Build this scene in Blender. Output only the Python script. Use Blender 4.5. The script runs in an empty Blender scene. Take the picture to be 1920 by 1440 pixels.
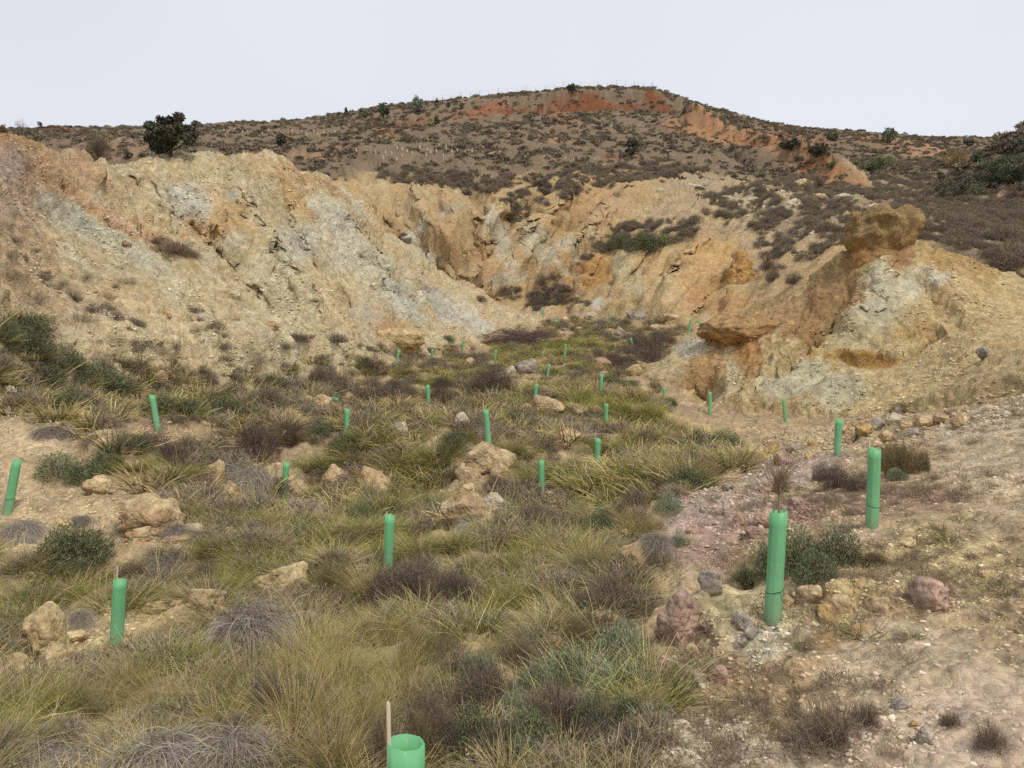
import bpy, math, random
import numpy as np
from mathutils import Vector, Matrix
from mathutils.bvhtree import BVHTree

random.seed(7)
rng = np.random.default_rng(7)
R = math.radians
scene = bpy.context.scene
COL = scene.collection

# ------------------------------------------------------------------ camera
F = 1478.0; PITCH = math.atan(70.0 / F); EYE = 1.6
cam_d = bpy.data.cameras.new('camera')
cam = bpy.data.objects.new('camera', cam_d); COL.objects.link(cam)
cam.location = (0, 0, EYE); cam.rotation_euler = (R(90) - PITCH, 0, 0)
cam_d.sensor_width = 36; cam_d.lens = 36 * F / 1920
cam_d.clip_start = 0.05; cam_d.clip_end = 4000
scene.camera = cam

# ------------------------------------------------------------------ sky and sun (high thin overcast)
SUN_EL, SUN_AZ = R(52), R(148)          # azimuth clockwise from straight ahead
w = bpy.data.worlds.new('World'); scene.world = w; w.use_nodes = True
nt = w.node_tree; N = nt.nodes; L = nt.links
for n in list(N): N.remove(n)
out = N.new('ShaderNodeOutputWorld'); bg = N.new('ShaderNodeBackground')
sky = N.new('ShaderNodeTexSky'); sky.sky_type = 'NISHITA'; sky.sun_disc = False
sky.sun_elevation = SUN_EL; sky.sun_rotation = SUN_AZ
sky.air_density = 1.0; sky.dust_density = 3.0; sky.ozone_density = 1.0
cloud = N.new('ShaderNodeRGB'); cloud.outputs[0].default_value = (6.25, 6.42, 6.82, 1)   # the thin cloud sheet
mix = N.new('ShaderNodeMix'); mix.data_type = 'RGBA'; mix.inputs[0].default_value = 0.86
tc = N.new('ShaderNodeTexCoord'); cn = N.new('ShaderNodeTexNoise')
cn.inputs['Scale'].default_value = 1.1; cn.inputs['Detail'].default_value = 3
mr = N.new('ShaderNodeMapRange'); mr.inputs[1].default_value = 0.3; mr.inputs[2].default_value = 0.7
mr.inputs[3].default_value = 0.93; mr.inputs[4].default_value = 1.06
sc_ = N.new('ShaderNodeVectorMath'); sc_.operation = 'SCALE'
L.new(tc.outputs['Generated'], cn.inputs['Vector']); L.new(cn.outputs[0], mr.inputs[0])
L.new(sky.outputs[0], mix.inputs[6]); L.new(cloud.outputs[0], mix.inputs[7])
L.new(mix.outputs[2], sc_.inputs[0]); L.new(mr.outputs[0], sc_.inputs['Scale'])
L.new(sc_.outputs[0], bg.inputs[0]); bg.inputs[1].default_value = 0.1
L.new(bg.outputs[0], out.inputs[0])

sd = bpy.data.lights.new('sun', 'SUN'); sd.energy = 1.5; sd.angle = R(10); sd.color = (1.0, 0.93, 0.84)
so = bpy.data.objects.new('sun', sd); COL.objects.link(so)
sdir = Vector((math.sin(SUN_AZ) * math.cos(SUN_EL), math.cos(SUN_AZ) * math.cos(SUN_EL), math.sin(SUN_EL)))
so.rotation_euler = sdir.to_track_quat('Z', 'Y').to_euler(); so.location = (20, 20, 60)

vs = scene.view_settings
vs.view_transform = 'Standard'; vs.look = 'None'; vs.exposure = 0.4; vs.gamma = 1.0
vs.use_curve_mapping = False
scene.render.engine = 'CYCLES'
scene.cycles.use_denoising = False
scene.cycles.max_bounces = 3; scene.cycles.diffuse_bounces = 2; scene.cycles.glossy_bounces = 1
scene.cycles.transmission_bounces = 3; scene.cycles.transparent_max_bounces = 8
scene.cycles.caustics_reflective = False; scene.cycles.caustics_refractive = False

# ------------------------------------------------------------------ helpers
CP, SP = math.cos(PITCH), math.sin(PITCH)
def P(px, py, d):
    """world point seen at photo pixel px,py at forward distance d"""
    u = (px - 960) / F; v = (720 - py) / F
    dy = v * SP + CP; dz = v * CP - SP
    return (u / dy * d, d, EYE + dz / dy * d)
def raydir(px, py):
    u = (px - 960) / F; v = (720 - py) / F
    return Vector((u, v * SP + CP, v * CP - SP)).normalized()
KI = 1.0
def lin(c):
    c = np.asarray(c, float) / 255.0
    return np.where(c <= 0.04045, c / 12.92, ((c + 0.055) / 1.055) ** 2.4)
def alb(*c):                     # photo colour -> surface colour under this light
    return lin(c) / KI

_perm = rng.permutation(4096).astype(np.int64)
_ang = rng.random(4096) * 2 * np.pi
_gx, _gy = np.cos(_ang), np.sin(_ang)
def noise2(x, y, seed=0):
    xi = np.floor(x).astype(np.int64); yi = np.floor(y).astype(np.int64)
    xf = x - xi; yf = y - yi
    def g(ix, iy, dx, dy):
        h = _perm[(_perm[(ix + seed * 57) & 4095] + iy) & 4095]
        return _gx[h] * dx + _gy[h] * dy
    u = xf * xf * xf * (xf * (xf * 6 - 15) + 10); v = yf * yf * yf * (yf * (yf * 6 - 15) + 10)
    a = g(xi, yi, xf, yf); b = g(xi + 1, yi, xf - 1, yf)
    c = g(xi, yi + 1, xf, yf - 1); d = g(xi + 1, yi + 1, xf - 1, yf - 1)
    return (a + (b - a) * u + (c - a) * v + (a - b - c + d) * u * v) * 1.5
def fbm(x, y, oct=4, seed=0, gain=0.5):
    s = np.zeros_like(x); a = 1.0
    for i in range(oct):
        s += a * noise2(x, y, seed + i * 13); x = x * 2.03 + 7.1; y = y * 2.03 + 3.7; a *= gain
    return s
def ridged(x, y, oct=3, seed=0):
    s = np.zeros_like(x); a = 1.0
    for i in range(oct):
        s += a * (1 - 2 * np.abs(noise2(x, y, seed + i * 17))); x = x * 2.1 + 5.3; y = y * 2.1 + 1.9; a *= 0.5
    return s
_g3 = rng.normal(size=(4096, 3)); _g3 /= np.linalg.norm(_g3, axis=1)[:, None]
def noise3(p, seed=0):
    i = np.floor(p).astype(np.int64); f = p - i; u = f * f * (3 - 2 * f)
    r = 0
    for dx in (0, 1):
        for dy in (0, 1):
            for dz in (0, 1):
                h = _perm[(_perm[(_perm[(i[:, 0] + dx + seed * 31) & 4095] + i[:, 1] + dy) & 4095] + i[:, 2] + dz) & 4095]
                g = _g3[h]
                dot = g[:, 0] * (f[:, 0] - dx) + g[:, 1] * (f[:, 1] - dy) + g[:, 2] * (f[:, 2] - dz)
                r = r + dot * (u[:, 0] if dx else 1 - u[:, 0]) * (u[:, 1] if dy else 1 - u[:, 1]) * (u[:, 2] if dz else 1 - u[:, 2])
    return r * 1.6

class TPS:
    def __init__(self, pts, vals, lam=0.0):
        p = np.asarray(pts, float); self.m = p.mean(0); self.s = p.std(0).max()
        p = (p - self.m) / self.s; self.p = p; n = len(p)
        K = self._u(((p[:, None] - p[None]) ** 2).sum(-1)) + lam * np.eye(n)
        Pm = np.c_[np.ones(n), p]
        A = np.block([[K, Pm], [Pm.T, np.zeros((3, 3))]])
        sol = np.linalg.lstsq(A, np.r_[np.asarray(vals, float), 0, 0, 0], rcond=None)[0]
        self.w = sol[:n]; self.a = sol[n:]
    def _u(self, r2):
        return np.where(r2 > 1e-12, r2 * np.log(np.maximum(r2, 1e-12)) * 0.5, 0)
    def __call__(self, x, y):
        X = (x - self.m[0]) / self.s; Y = (y - self.m[1]) / self.s
        o = self.a[0] + self.a[1] * X + self.a[2] * Y
        for (px, py), wt in zip(self.p, self.w):
            o += wt * self._u((X - px) ** 2 + (Y - py) ** 2)
        return o

def poly_dist(x, y, poly):
    """0 inside the polygon, distance outside"""
    n = len(poly); inside = np.zeros(x.shape, bool); dm = np.full(x.shape, 1e9)
    for i in range(n):
        x0, y0 = poly[i]; x1, y1 = poly[(i + 1) % n]
        with np.errstate(divide='ignore', invalid='ignore'):
            c = ((y0 > y) != (y1 > y)) & (x < (x1 - x0) * (y - y0) / (y1 - y0 + 1e-12) + x0)
        inside ^= c
        ex, ey = x1 - x0, y1 - y0; t = np.clip(((x - x0) * ex + (y - y0) * ey) / (ex * ex + ey * ey), 0, 1)
        dm = np.minimum(dm, np.hypot(x - x0 - t * ex, y - y0 - t * ey))
    return np.where(inside, 0, dm)
def smax(a, b, k): return 0.5 * (a + b + np.sqrt((a - b) ** 2 + k * k))
def sstep(a, b, x):
    t = np.clip((x - a) / (b - a), 0, 1); return t * t * (3 - 2 * t)

# ------------------------------------------------------------------ terrain control points (photo pixel, distance)
GROUND = [P(*q) for q in [
    (200,1440,3.1),(960,1440,3.0),(1500,1440,2.9),(1920,1440,2.75),(0,1300,4.7),(1000,1300,4.0),(1230,1200,4.7),
    (220,1215,6.0),(500,1110,7.2),(730,1082,7.4),(1455,1160,4.4),(1637,985,6.2),(1920,1150,4.2),(1920,1000,5.5),(1920,850,9.0),
    (1920,752,13),(1700,795,17),(1800,772,15.6),(1470,790,21),(1331,777,22.3),(1572,850,13.3),(1230,965,8.5),(1400,930,8.8),(1480,905,10.2),(1500,862,11.2),
    (1130,960,9.3),(1015,938,11.8),(860,990,9.5),(535,936,13),(20,962,9.1),(290,811,12.6),(100,870,11.5),(300,960,9.6),(200,1050,7.8),(0,1120,6.8),
    (400,840,14),(912,836,14.6),(1120,886,13),(650,824,15),(803,764,20.5),(1127,745,20),(1005,760,20),(1245,752,25),(1200,800,18.5),(1350,830,17),
    (700,705,26),(560,735,22),(400,752,17.5),(1028,708,26),(745,686,32),(809,684,30.5),(929,682,31),(868,655,37),(1059,670,33),(1185,657,34),
    (1293,630,35),(1314,634,32),(1018,593,55),(1143,605,50),(1233,607,47),(1038,608,49),(1095,580,60),(960,640,40),
    (1250,690,29.5),(1200,710,27.5)]]
GROUND += [(0,0,0),(-2.2,0,-.15),(2.5,0,.1),(0,-4,.1),(-6,-3,-.1),(6,-3,.3),(-6,2,-.3),(5,2,.3),(-12,4,1.0),(12,6,1.0),
           (-9,9.5,.75),(-14,12,2.0),(14,12,1.1),(20,14,2.0),(-20,18,4),(-12,30,1.0),(-10,45,2.5),(24,26,2.0)]
BANK = [P(*q) for q in [
    (-160,190,16.5),(0,238,20),(60,256,22),(115,268,23.5),(140,292,24),(190,308,25),(260,312,26.5),(330,302,28),(430,302,30),(520,314,32),(570,330,33.6),
    (640,356,36),(700,398,38.5),(770,452,41),(830,500,43),(900,545,45),(960,580,46.5),(1010,606,47),
    (0,300,18.8),(0,400,17),(0,500,15.5),(0,600,14.1),(0,690,12.7),(100,400,20.5),(100,500,18.2),(100,600,16.2),(200,350,24),(200,400,22.6),(200,500,19.8),(200,600,17.3),(200,680,15.4),
    (300,350,26.6),(330,410,26),(300,500,21.8),(300,600,19),(300,690,17.0),(430,350,29.0),(440,395,26.6),(440,450,25.4),(400,520,23.2),(400,600,20.8),(400,690,18.4),(500,350,31),(500,450,28.0),(500,550,24.6),(500,650,21.6),
    (600,400,33.4),(600,500,30.0),(600,600,26.6),(610,660,24.8),(700,460,36.3),(700,550,33),(700,640,29.3),(800,520,40),(800,580,37),(800,640,33.2),(900,580,43),(900,630,38.5),(980,614,44.5),
    (-200,400,14),(-200,600,11.5)]]
for q in [(0,234,20),(140,286,24),(260,303,26.5),(430,294,30),(570,324,33.6),(700,398,38.5),(830,500,43),(960,580,46.5),(-160,190,16.5)]:
    x, y, z = P(*q); BANK += [(x - 3.5, y + 2.1, z - 2.2), (x - 9, y + 6, z - 6.5)]
BANK_POLY = [(-30,14),(-22,34),(-16,46),(-4,54),(3.5,49.5),(1.5,42),(-3,31),(-5.5,25),(-8,18.5),(-9.5,14.5),(-9.5,11),(-14,6),(-30,4)]
HILL_C = [(1010,590,58),(950,545,61),(900,515,64),(860,500,66),(820,475,68),(770,440,71),(700,385,75),(640,322,84),(760,335,84),(830,400,73),(850,340,86),
    (930,430,70),(1000,420,72),(1080,360,80),(1000,500,63),(1080,520,59),(1100,430,68),(900,330,90),(1090,338,86),(980,335,90),(870,440,70),
    (560,318,84),(480,302,76),(320,294,71),(200,296,70),(120,300,72),(0,290,75),(-200,280,80),
    (150,250,150),(60,262,120),(300,262,115),(530,276,110),
    (640,290,93),(800,287,95),(1000,291,97),(1185,294,100),(1300,325,92),(1400,335,90),(580,262,120),(700,245,125),(900,245,125),(1100,232,132),(1250,245,132),
    (900,213,146),(1100,199,152),(1215,200,152),(905,203,148),(1100,186,154),(1215,187,155),
    (-200,262,200),(0,246,200),(120,242,195),(300,239,195),(400,236,190),(560,228,175),(640,216,168),(720,203,166),(850,190,166),(950,178,168),(1070,168,170),(1150,164,172),(1230,172,172),(1300,194,174),(1350,208,180),(1410,226,186),(1470,240,190),(1560,247,205),(1640,251,215),(1730,257,222),(1860,264,230),(2100,275,240),
    (0,265,280),(560,250,260),(850,225,250),(1150,205,250),(1470,265,270),(1860,285,310),
    (1300,232,135),(1400,288,108),(1500,312,96),(1560,322,90),(1620,352,78),(1500,268,150),(1620,300,130),(1750,300,140),(1700,342,95),(1850,300,130),(1800,355,84),(1980,350,80),
    (1300,372,68),(1400,385,60),(1500,375,62),(1650,375,63),(1750,392,56),(1800,432,46),(1920,452,41),(2100,470,36),
    (1190,450,60),(1140,540,56),(1250,480,56),(1330,450,55),(1400,468,50),(1300,560,43),(1220,580,46),(1400,540,42),(1440,520,41),(1300,595,40),(1370,590,38),(1500,450,45),(1560,460,40),(1450,560,36),
    (1560,505,33.5),(1660,450,35),(1760,462,33.5),(1840,480,31),(1930,525,28),(2100,540,26),(1160,590,48)]
HILL = []
for q in HILL_C:
    x, y, z = P(*q); HILL.append((x / y, math.log(y), (z - EYE) / y))
HILL_POLY = [(-400,70),(-60,60),(-30,62),(-8,66),(-1,61),(4,55),(8,47),(8.6,41),(9.5,36.5),(12,33.5),(17,32),(22,27),(34,22),(80,20),(900,60),(900,900),(-900,900),(-900,70)]
MOUND = [P(*q) for q in [
    (1650,452,27),(1600,472,27.2),(1690,452,27.3),(1720,466,27.4),(1775,480,27),(1838,498,26),(1870,526,25.2),(1905,555,24.5),(1990,600,23.2),(2150,640,21),
    (1555,508,28),(1530,530,28.2),(1480,562,28.6),(1420,594,28.8),(1360,606,28.8),(1325,630,28.9),(1270,668,29),(1215,702,28),
    (1650,490,26.1),(1660,540,25.2),(1600,540,26.2),(1620,600,24.6),(1600,650,23.5),(1560,668,23.6),(1550,590,25.8),(1500,600,27),(1500,650,25.2),(1470,620,26.6),(1460,690,24.2),(1410,650,26.8),(1400,700,25.2),(1350,680,26.9),(1330,720,26),
    (1640,685,22.4),(1650,697,22.9),(1700,700,21.2),(1580,700,23),(1560,720,22.3),(1500,740,22.2),(1400,765,22.4),(1350,762,23.3),(1290,752,25),(1240,745,26.3),
    (1700,600,23.7),(1720,640,22.8),(1760,640,22.4),(1800,560,24.2),(1800,640,21.4),(1800,700,18.8),(1620,780,19.6),(1700,787,17.3),(1850,620,20.9),(1850,680,18.3),(1920,620,20.3),(1920,690,16.3),(1920,742,13.4),(1800,768,15.6),(2060,700,14)]]
MOUND += [(14,31.5,3.2),(10,31.5,2.0),(17,30,3.2),(20,28.5,3),(6.5,32,1.4),(24,26,2.5)]
MOUND_POLY = [(4.6,27.5),(6,24.5),(8,21.5),(10,17),(11.5,13),(16,10),(34,12),(30,27),(20,30),(12,31),(7,31.5)]
RMOUND = [P(*q) for q in [(2150,205,70),(2000,215,73),(1920,236,75),(1885,254,76),(1860,275,77),(1830,305,78),(1780,345,80),(1720,368,78),
    (1920,300,70),(1920,360,62),(1850,360,67),(1780,375,66),(1700,385,68),(2150,380,56)]]
RMOUND += [(45,92,11),(60,90,16),(80,95,18)]
RM_POLY = [(36,68),(40,84),(60,88),(90,95),(90,40),(52,58),(44,62)]

tg = TPS([p[:2] for p in GROUND], [p[2] for p in GROUND], 1e-4)
tb = TPS([p[:2] for p in BANK], [p[2] for p in BANK], 2e-4)
th = TPS([p[:2] for p in HILL], [p[2] for p in HILL], 1e-4)
tm = TPS([p[:2] for p in MOUND], [p[2] for p in MOUND], 1e-4)
tr = TPS([p[:2] for p in RMOUND], [p[2] for p in RMOUND], 1e-3)

def base(x, y):
    """the five landforms, without small relief -> stack (5, ...)"""
    g = tg(x, y) - 1.2 * np.maximum(0, y - 60) - 0.6 * np.maximum(0, np.abs(x) - 26)
    g = np.where(y > 90, -5, g); g = np.clip(g, -4, 12)
    b = tb(x, y) - 1.3 * poly_dist(x, y, BANK_POLY)
    yc = np.clip(y, 24, 330)
    h = EYE + th(np.clip(x / yc, -1.6, 1.6), np.log(yc)) * yc
    h = h - 1.0 * poly_dist(x, y, HILL_POLY) - 0.25 * np.maximum(0, y - 290)
    h = np.where(y > 330, np.maximum(h, 22), h)
    m = tm(x, y) - 1.3 * poly_dist(x, y, MOUND_POLY)
    r = tr(x, y) - 1.0 * poly_dist(x, y, RM_POLY)
    return np.stack([g, np.clip(b, -6, 30), np.maximum(h, -6), np.clip(m, -6, 12), np.clip(r, -6, 40)])

def relief(x, y, S, own):
    """small relief of each landform"""
    n1 = fbm(x * .7, y * .7, 4, 1); n2 = fbm(x * 3.1, y * 3.1, 3, 2)
    # hummocky floor
    near = sstep(40, 14, y)
    S[0] += (.17 * n1 + .045 * n2 * near) * sstep(1.0, 5, np.hypot(x, y)) * np.where((x > .2 * y + .6) & (y < 12), .35, 1.0) + .02 * n2
    # spoil bank: gullies down the face
    s = .51 * x + .86 * y; t = .86 * x - .51 * y
    wp = 1.2 * noise2(x * .25, y * .25, 5)
    rl = ridged(s * .36 + wp * .5, t * .055, 2, 9); rl2 = ridged(s * 1.3 + wp, t * .16, 2, 11)
    amp = sstep(18, 26, y)
    S[1] += .34 * (rl - .35) * amp + .17 * (rl2 - .3) * (.3 + .7 * amp) + .06 * (ridged(s * 3.6 + wp, t * .45, 2, 15) - .3) + .22 * n1 + .055 * n2
    S[1] += .30 * ridged(x * .22 + y * .1, y * .2 - x * .05, 2, 21) * amp - .42 * sstep(2.5, 5.5, S[1]) - .12
    # hill: ribs of the eroded lower slopes
    cx = x + 4 - (y - 62) * .12
    lf = sstep(3, -3, cx)
    sR = .80 * x - .60 * y; tR = .60 * x + .80 * y
    sL = .86 * x + .50 * y; tL = -.50 * x + .86 * y
    ribR = ridged(sR * .15 + .5 * noise2(x * .08, y * .08, 3), tR * .022, 2, 31) + .5 * ridged(sR * .5, tR * .05, 2, 33)
    ribL = ridged(sL * .13 + .5 * noise2(x * .08, y * .08, 4), tL * .02, 2, 35) + .5 * ridged(sL * .5, tL * .06, 2, 37)
    er = sstep(104, 84, y) * sstep(28, 44, y)
    S[2] += er * .78 * ((ribR - .7) * (1 - lf) + (ribL - .7) * lf) * sstep(30, 20, x) * sstep(-27, -19, x)
    S[2] += .9 * fbm(x * .06, y * .06, 4, 41) * sstep(60, 110, y) + .32 * fbm(x * .35, y * .35, 4, 43) * sstep(30, 60, y) + .1 * n1
    # red scarp under the summit
    xs = x / np.maximum(y, 1)
    # eroded mound
    S[3] += .11 * fbm(x * .8, y * .8, 4, 51) + .05 * n2 + .16 * (ridged(x * .75 + .4 * noise2(x, y, 7), y * .16, 2, 53) - .3) * sstep(20.5, 23, y)
    S[4] += 1.0 * fbm(x * .2, y * .2, 4, 61)
    return S

def height(x, y, detail=True):
    S = base(x, y); own = S.argmax(0)
    if detail: S = relief(x, y, S, own)
    h = S[0]
    k = .15 + .004 * np.maximum(y, 0)
    for i in range(1, 5): h = smax(h, S[i], k)
    return h, own

# ------------------------------------------------------------------ terrain mesh: fan of columns, rows gathered where the slopes are
OX, OY = 0.0, -3.0
az = np.r_[np.arange(-56, -37, .6), np.arange(-37, 37.001, .104), np.arange(37.6, 57, .6)]
NR = 780
azr = np.radians(az); NC = len(az)
rf = np.exp(np.linspace(math.log(1.2), math.log(700), 1100))
azc = np.radians(np.linspace(az[0], az[-1], 160))
Xc = OX + np.sin(azc)[:, None] * rf; Yc = OY + np.cos(azc)[:, None] * rf
Hc, _ = height(Xc, Yc, False)
el = np.arctan2(Hc - EYE, np.hypot(Xc, Yc))
de = np.abs(np.diff(el, axis=1)); run = np.maximum.accumulate(el, axis=1)
vis = (el[:, 1:] >= run[:, 1:] - .012)
dm = de * np.where(vis, 1.0, .12) * np.minimum(1, rf[1:] / 3.0) + .085 * np.diff(np.log(rf))
for _ in range(6):
    dm = np.vstack([dm[:1], (dm[:-2] + 2 * dm[1:-1] + dm[2:]) / 4, dm[-1:]])
cum = np.c_[np.zeros(len(azc)), np.cumsum(dm, axis=1)]
tt = np.linspace(0, 1, NR)
rows = np.stack([np.interp(tt * cum[i, -1], cum[i], rf) for i in range(len(azc))])
rows_full = np.stack([np.interp(azr, azc, rows[:, j]) for j in range(NR)], axis=1)   # NC x NR
GX = OX + np.sin(azr)[:, None] * rows_full; GY = OY + np.cos(azr)[:, None] * rows_full
GZ, OWN = height(GX, GY)
V = np.stack([GX, GY, GZ], -1).reshape(-1, 3)
OWNV = OWN.reshape(-1)
idx = np.arange(NC * NR).reshape(NC, NR)
Q = np.stack([idx[:-1, :-1], idx[1:, :-1], idx[1:, 1:], idx[:-1, 1:]], -1).reshape(-1, 4)

def vnormals(V):
    G = V.reshape(NC, NR, 3)
    a = np.gradient(G, axis=0); b = np.gradient(G, axis=1)
    n = np.cross(a, b); n /= np.linalg.norm(n, axis=-1, keepdims=True) + 1e-12
    n = n.reshape(-1, 3); n[n[:, 2] < 0] *= -1
    return n
# rocky relief along the surface normal, so steep faces break up too
Nn = vnormals(V); dist = np.hypot(V[:, 0], V[:, 1])
steep = 1 - Nn[:, 2]
a1 = np.choose(OWNV, [.35, .62, .35, .6, .35])
for fr, am, sd_ in ((1.1, .15, 1), (2.6, .11, 2), (6.5, .055, 3), (15, .022, 4)):
    fade = np.clip(1 / (fr * dist * .0045 + 1e-6), 0, 1)      # nothing finer than the mesh
    nz_ = noise3(V * fr, sd_)
    if fr > 2: nz_ = np.abs(nz_) * 1.8 - .45                  # clods with creases between them
    V += Nn * (am * a1 * fade * nz_ * (.4 + np.minimum(steep * 2.2, 1)))[:, None]

# spurs and gullies: lines along the slopes, found on a coarse copy of the terrain, then raised or cut in world space
CAMV = Vector((0, 0, EYE))
ci_ = idx[::5, ::4]; cq = np.stack([ci_[:-1, :-1], ci_[1:, :-1], ci_[1:, 1:], ci_[:-1, 1:]], -1).reshape(-1, 4)
remap = np.full(len(V), -1); remap[ci_.ravel()] = np.arange(ci_.size)
cb = BVHTree.FromPolygons([tuple(v) for v in V[ci_.ravel()]], remap[cq].tolist())
def line(pts, wpx, amp):
    P3 = []
    for px, py in pts:
        p, n, i, d = cb.ray_cast(CAMV, raydir(px, py), 1200)
        if p is not None: P3.append(np.array(p))
    if len(P3) < 2: return
    wm = wpx / F * np.median([p[1] for p in P3]); lo = np.min(P3, 0) - 3 * wm; hi = np.max(P3, 0) + 3 * wm
    sel = np.where(((V > lo) & (V < hi)).all(1))[0]
    if not len(sel): return
    q = V[sel] + np.stack([noise3(V[sel] * (.6 / wm), 21), noise3(V[sel] * (.6 / wm), 22), 0 * sel], 1) * wm * .7
    dm_ = np.full(len(sel), 1e9); tm_ = np.zeros(len(sel)); n_ = len(P3) - 1
    for k in range(n_):
        a, b = P3[k], P3[k + 1]; e = b - a; t = np.clip((q - a) @ e / (e @ e), 0, 1)
        d = np.linalg.norm(q - a - t[:, None] * e, axis=1); m = d < dm_; dm_[m] = d[m]; tm_[m] = (k + t[m]) / n_
    fall = np.exp(-(dm_ / wm) ** 2) * np.minimum(1, np.minimum(tm_ * 5 + .15, (1 - tm_) * 4 + .15))
    V[sel] += Nn[sel] * (amp * fall)[:, None]
for a in [
    ([(325,365),(345,400),(400,445),(470,525),(560,615)],20,-.5),([(425,345),(450,390),(490,460),(550,540),(600,620)],28,.6),([(535,350),(560,420),(610,510),(680,600)],16,-.4),
    ([(600,370),(650,430),(700,520),(760,605)],28,.65),([(655,390),(720,470),(800,560),(850,620)],14,-.35),([(330,380),(345,405)],10,-.45),([(165,318),(185,348)],14,.45),([(190,350),(260,420),(330,500)],14,-.35),
    ([(230,330),(300,380),(380,450)],18,.4),([(470,330),(520,400),(560,470)],16,.2),([(700,470),(760,540),(820,600)],16,.4),([(770,520),(830,580),(880,620)],12,-.35),([(60,300),(150,370),(250,440)],16,-.3),
    ([(690,365),(760,440),(830,490),(900,530),(950,550)],22,-2.2),([(880,338),(905,380),(885,430),(855,480),(870,505)],18,-1.8),([(1060,328),(960,400),(905,465),(880,505)],20,-1.8),
    ([(760,335),(800,420),(850,480)],20,1.2),([(820,350),(850,400),(850,440)],14,.8),([(1110,338),(1040,420),(960,520)],26,2.3),([(1200,350),(1110,440),(1010,550)],24,1.3),([(1150,440),(1090,480),(1020,545),(1000,580)],22,-1.4),
    ([(1120,395),(1050,450),(960,530)],9,-.9),([(1080,365),(1000,440),(920,510)],9,-.9),([(1160,400),(1080,470),(1000,540)],9,-.8),([(720,350),(780,430),(840,480)],9,-.7),([(960,390),(930,440),(890,490)],10,.8),
    ([(1330,450),(1290,500),(1240,560)],22,1.0),([(1290,460),(1230,520),(1190,570)],14,-.9),([(1380,470),(1330,540),(1290,590)],14,-.9),([(1395,480),(1370,580)],16,.8),([(1240,450),(1190,500),(1150,550)],14,.8),([(1130,470),(1110,520),(1090,550)],14,.9),
    ([(880,200),(1000,192),(1100,187),(1200,185),(1260,189),(1320,210)],8,1.8),([(880,213),(1000,207),(1100,203),(1200,201),(1260,207),(1320,230)],8,-2.0),([(700,228),(780,222),(830,220)],6,1.0),([(700,240),(780,235),(830,232)],6,-1.2),
    ([(1240,200),(1300,225),(1400,272),(1500,300),(1560,320),(1625,352)],14,2.6),([(1290,245),(1390,295),(1480,325)],12,-1.5),([(1560,305),(1590,330),(1630,350)],10,1.2),
    ([(1658,480),(1645,560),(1610,645)],36,.45),([(1590,560),(1515,640),(1440,720)],20,-.6),([(1500,640),(1435,720),(1390,760)],18,.4),([(1300,700),(1340,745)],24,-.8),([(1640,699),(1720,652),(1830,592)],8,-.4),([(1560,666),(1640,680),(1700,655)],14,.45),
    ([(1720,455),(1780,464),(1838,480),(1872,515)],12,.15),([(1700,500),(1760,560),(1800,620)],16,-.3),([(1360,690),(1350,730)],14,.45),([(1600,470),(1540,520),(1480,562)],14,.3),
    ([(1530,1125),(1600,1110),(1680,1130)],22,.10),([(1530,1165),(1620,1150)],12,-.06),
]: line(*a)
far = sstep(35, 60, dist)
V += Nn * (far * .14 * noise3(V * .45, 8) * (.3 + np.minimum(steep * 2, 1)) + far * .20 * (np.abs(noise3(V * 1.0, 9)) * 1.8 - .45))[:, None]
Nn = vnormals(V)

bvh = BVHTree.FromPolygons([tuple(v) for v in V], Q.tolist())
def hit(px, py):
    p, n, i, d = bvh.ray_cast(CAMV, raydir(px, py), 1200)
    return p, n
def drop(x, y):
    p, n, i, d = bvh.ray_cast(Vector((x, y, 120)), Vector((0, 0, -1)), 300)
    return p, n
# ------------------------------------------------------------------ earth colours: soils and scree patches fixed to the ground
C = np.zeros((len(V), 3)); VEG = np.zeros(len(V))
x, y, z = V.T
nA = fbm(x * .35, y * .35, 4, 71); nB = fbm(x * 1.7, y * 1.7, 3, 73); nC = fbm(x * .05, y * .05, 3, 75)
def blend(m, c):
    global C
    m = np.clip(m, 0, 1)[:, None]; C = C * (1 - m) + np.asarray(c)[None] * m
tan = alb(187, 160, 122); cream = alb(205, 182, 138); brown = alb(146, 124, 98); ochre = alb(190, 148, 82)
orange = alb(176, 124, 78); grey = alb(190, 182, 160); white = alb(206, 202, 192); bluegrey = alb(178, 178, 164)
mauve = alb(160, 134, 128); pink = alb(178, 146, 134); red = alb(166, 88, 48); darkearth = alb(120, 100, 80)
redrock = alb(158, 108, 92); yellow = alb(196, 160, 104)
C[:] = tan
o0 = OWNV == 0; o1 = OWNV == 1; o2 = OWNV == 2; o3 = OWNV == 3; o4 = OWNV == 4
blend(o0 * (.45 + .5 * nA), alb(168, 140, 110)); blend(o0 * (.1 + .7 * nB) * .6, cream)
blend(o1 * 1.0, alb(196, 174, 132)); blend(o1 * (nA * .8), alb(188, 154, 112)); blend(o1 * (nB * .8) , grey)
blend(o2 * 1.0, yellow * .92); blend(o2 * (nA * .8), alb(182, 138, 88)); blend(o2 * (nB * .5 - .05), grey)
scrub = sstep(82, 92, y + 5 * nC + 3 * nA + 32 * sstep(-15, -22, x)) * o2
blend(scrub * .95, alb(130, 108, 86)); blend(scrub * np.clip(.5 * nA + .3 * nB, 0, 1) * .6, alb(144, 122, 98))
plat = o2 * (x > 11 + .0 * y) * (y > 38) * (y < 90)
blend(plat * sstep(11, 17, x) * .8, alb(176, 150, 116))
blend(o3 * 1.0, alb(198, 170, 116)); blend(o3 * (nA * .5), ochre); blend(o3 * (nB * .5), alb(190, 174, 136))
blend(o4 * 1.0, alb(128, 116, 98))

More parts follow.
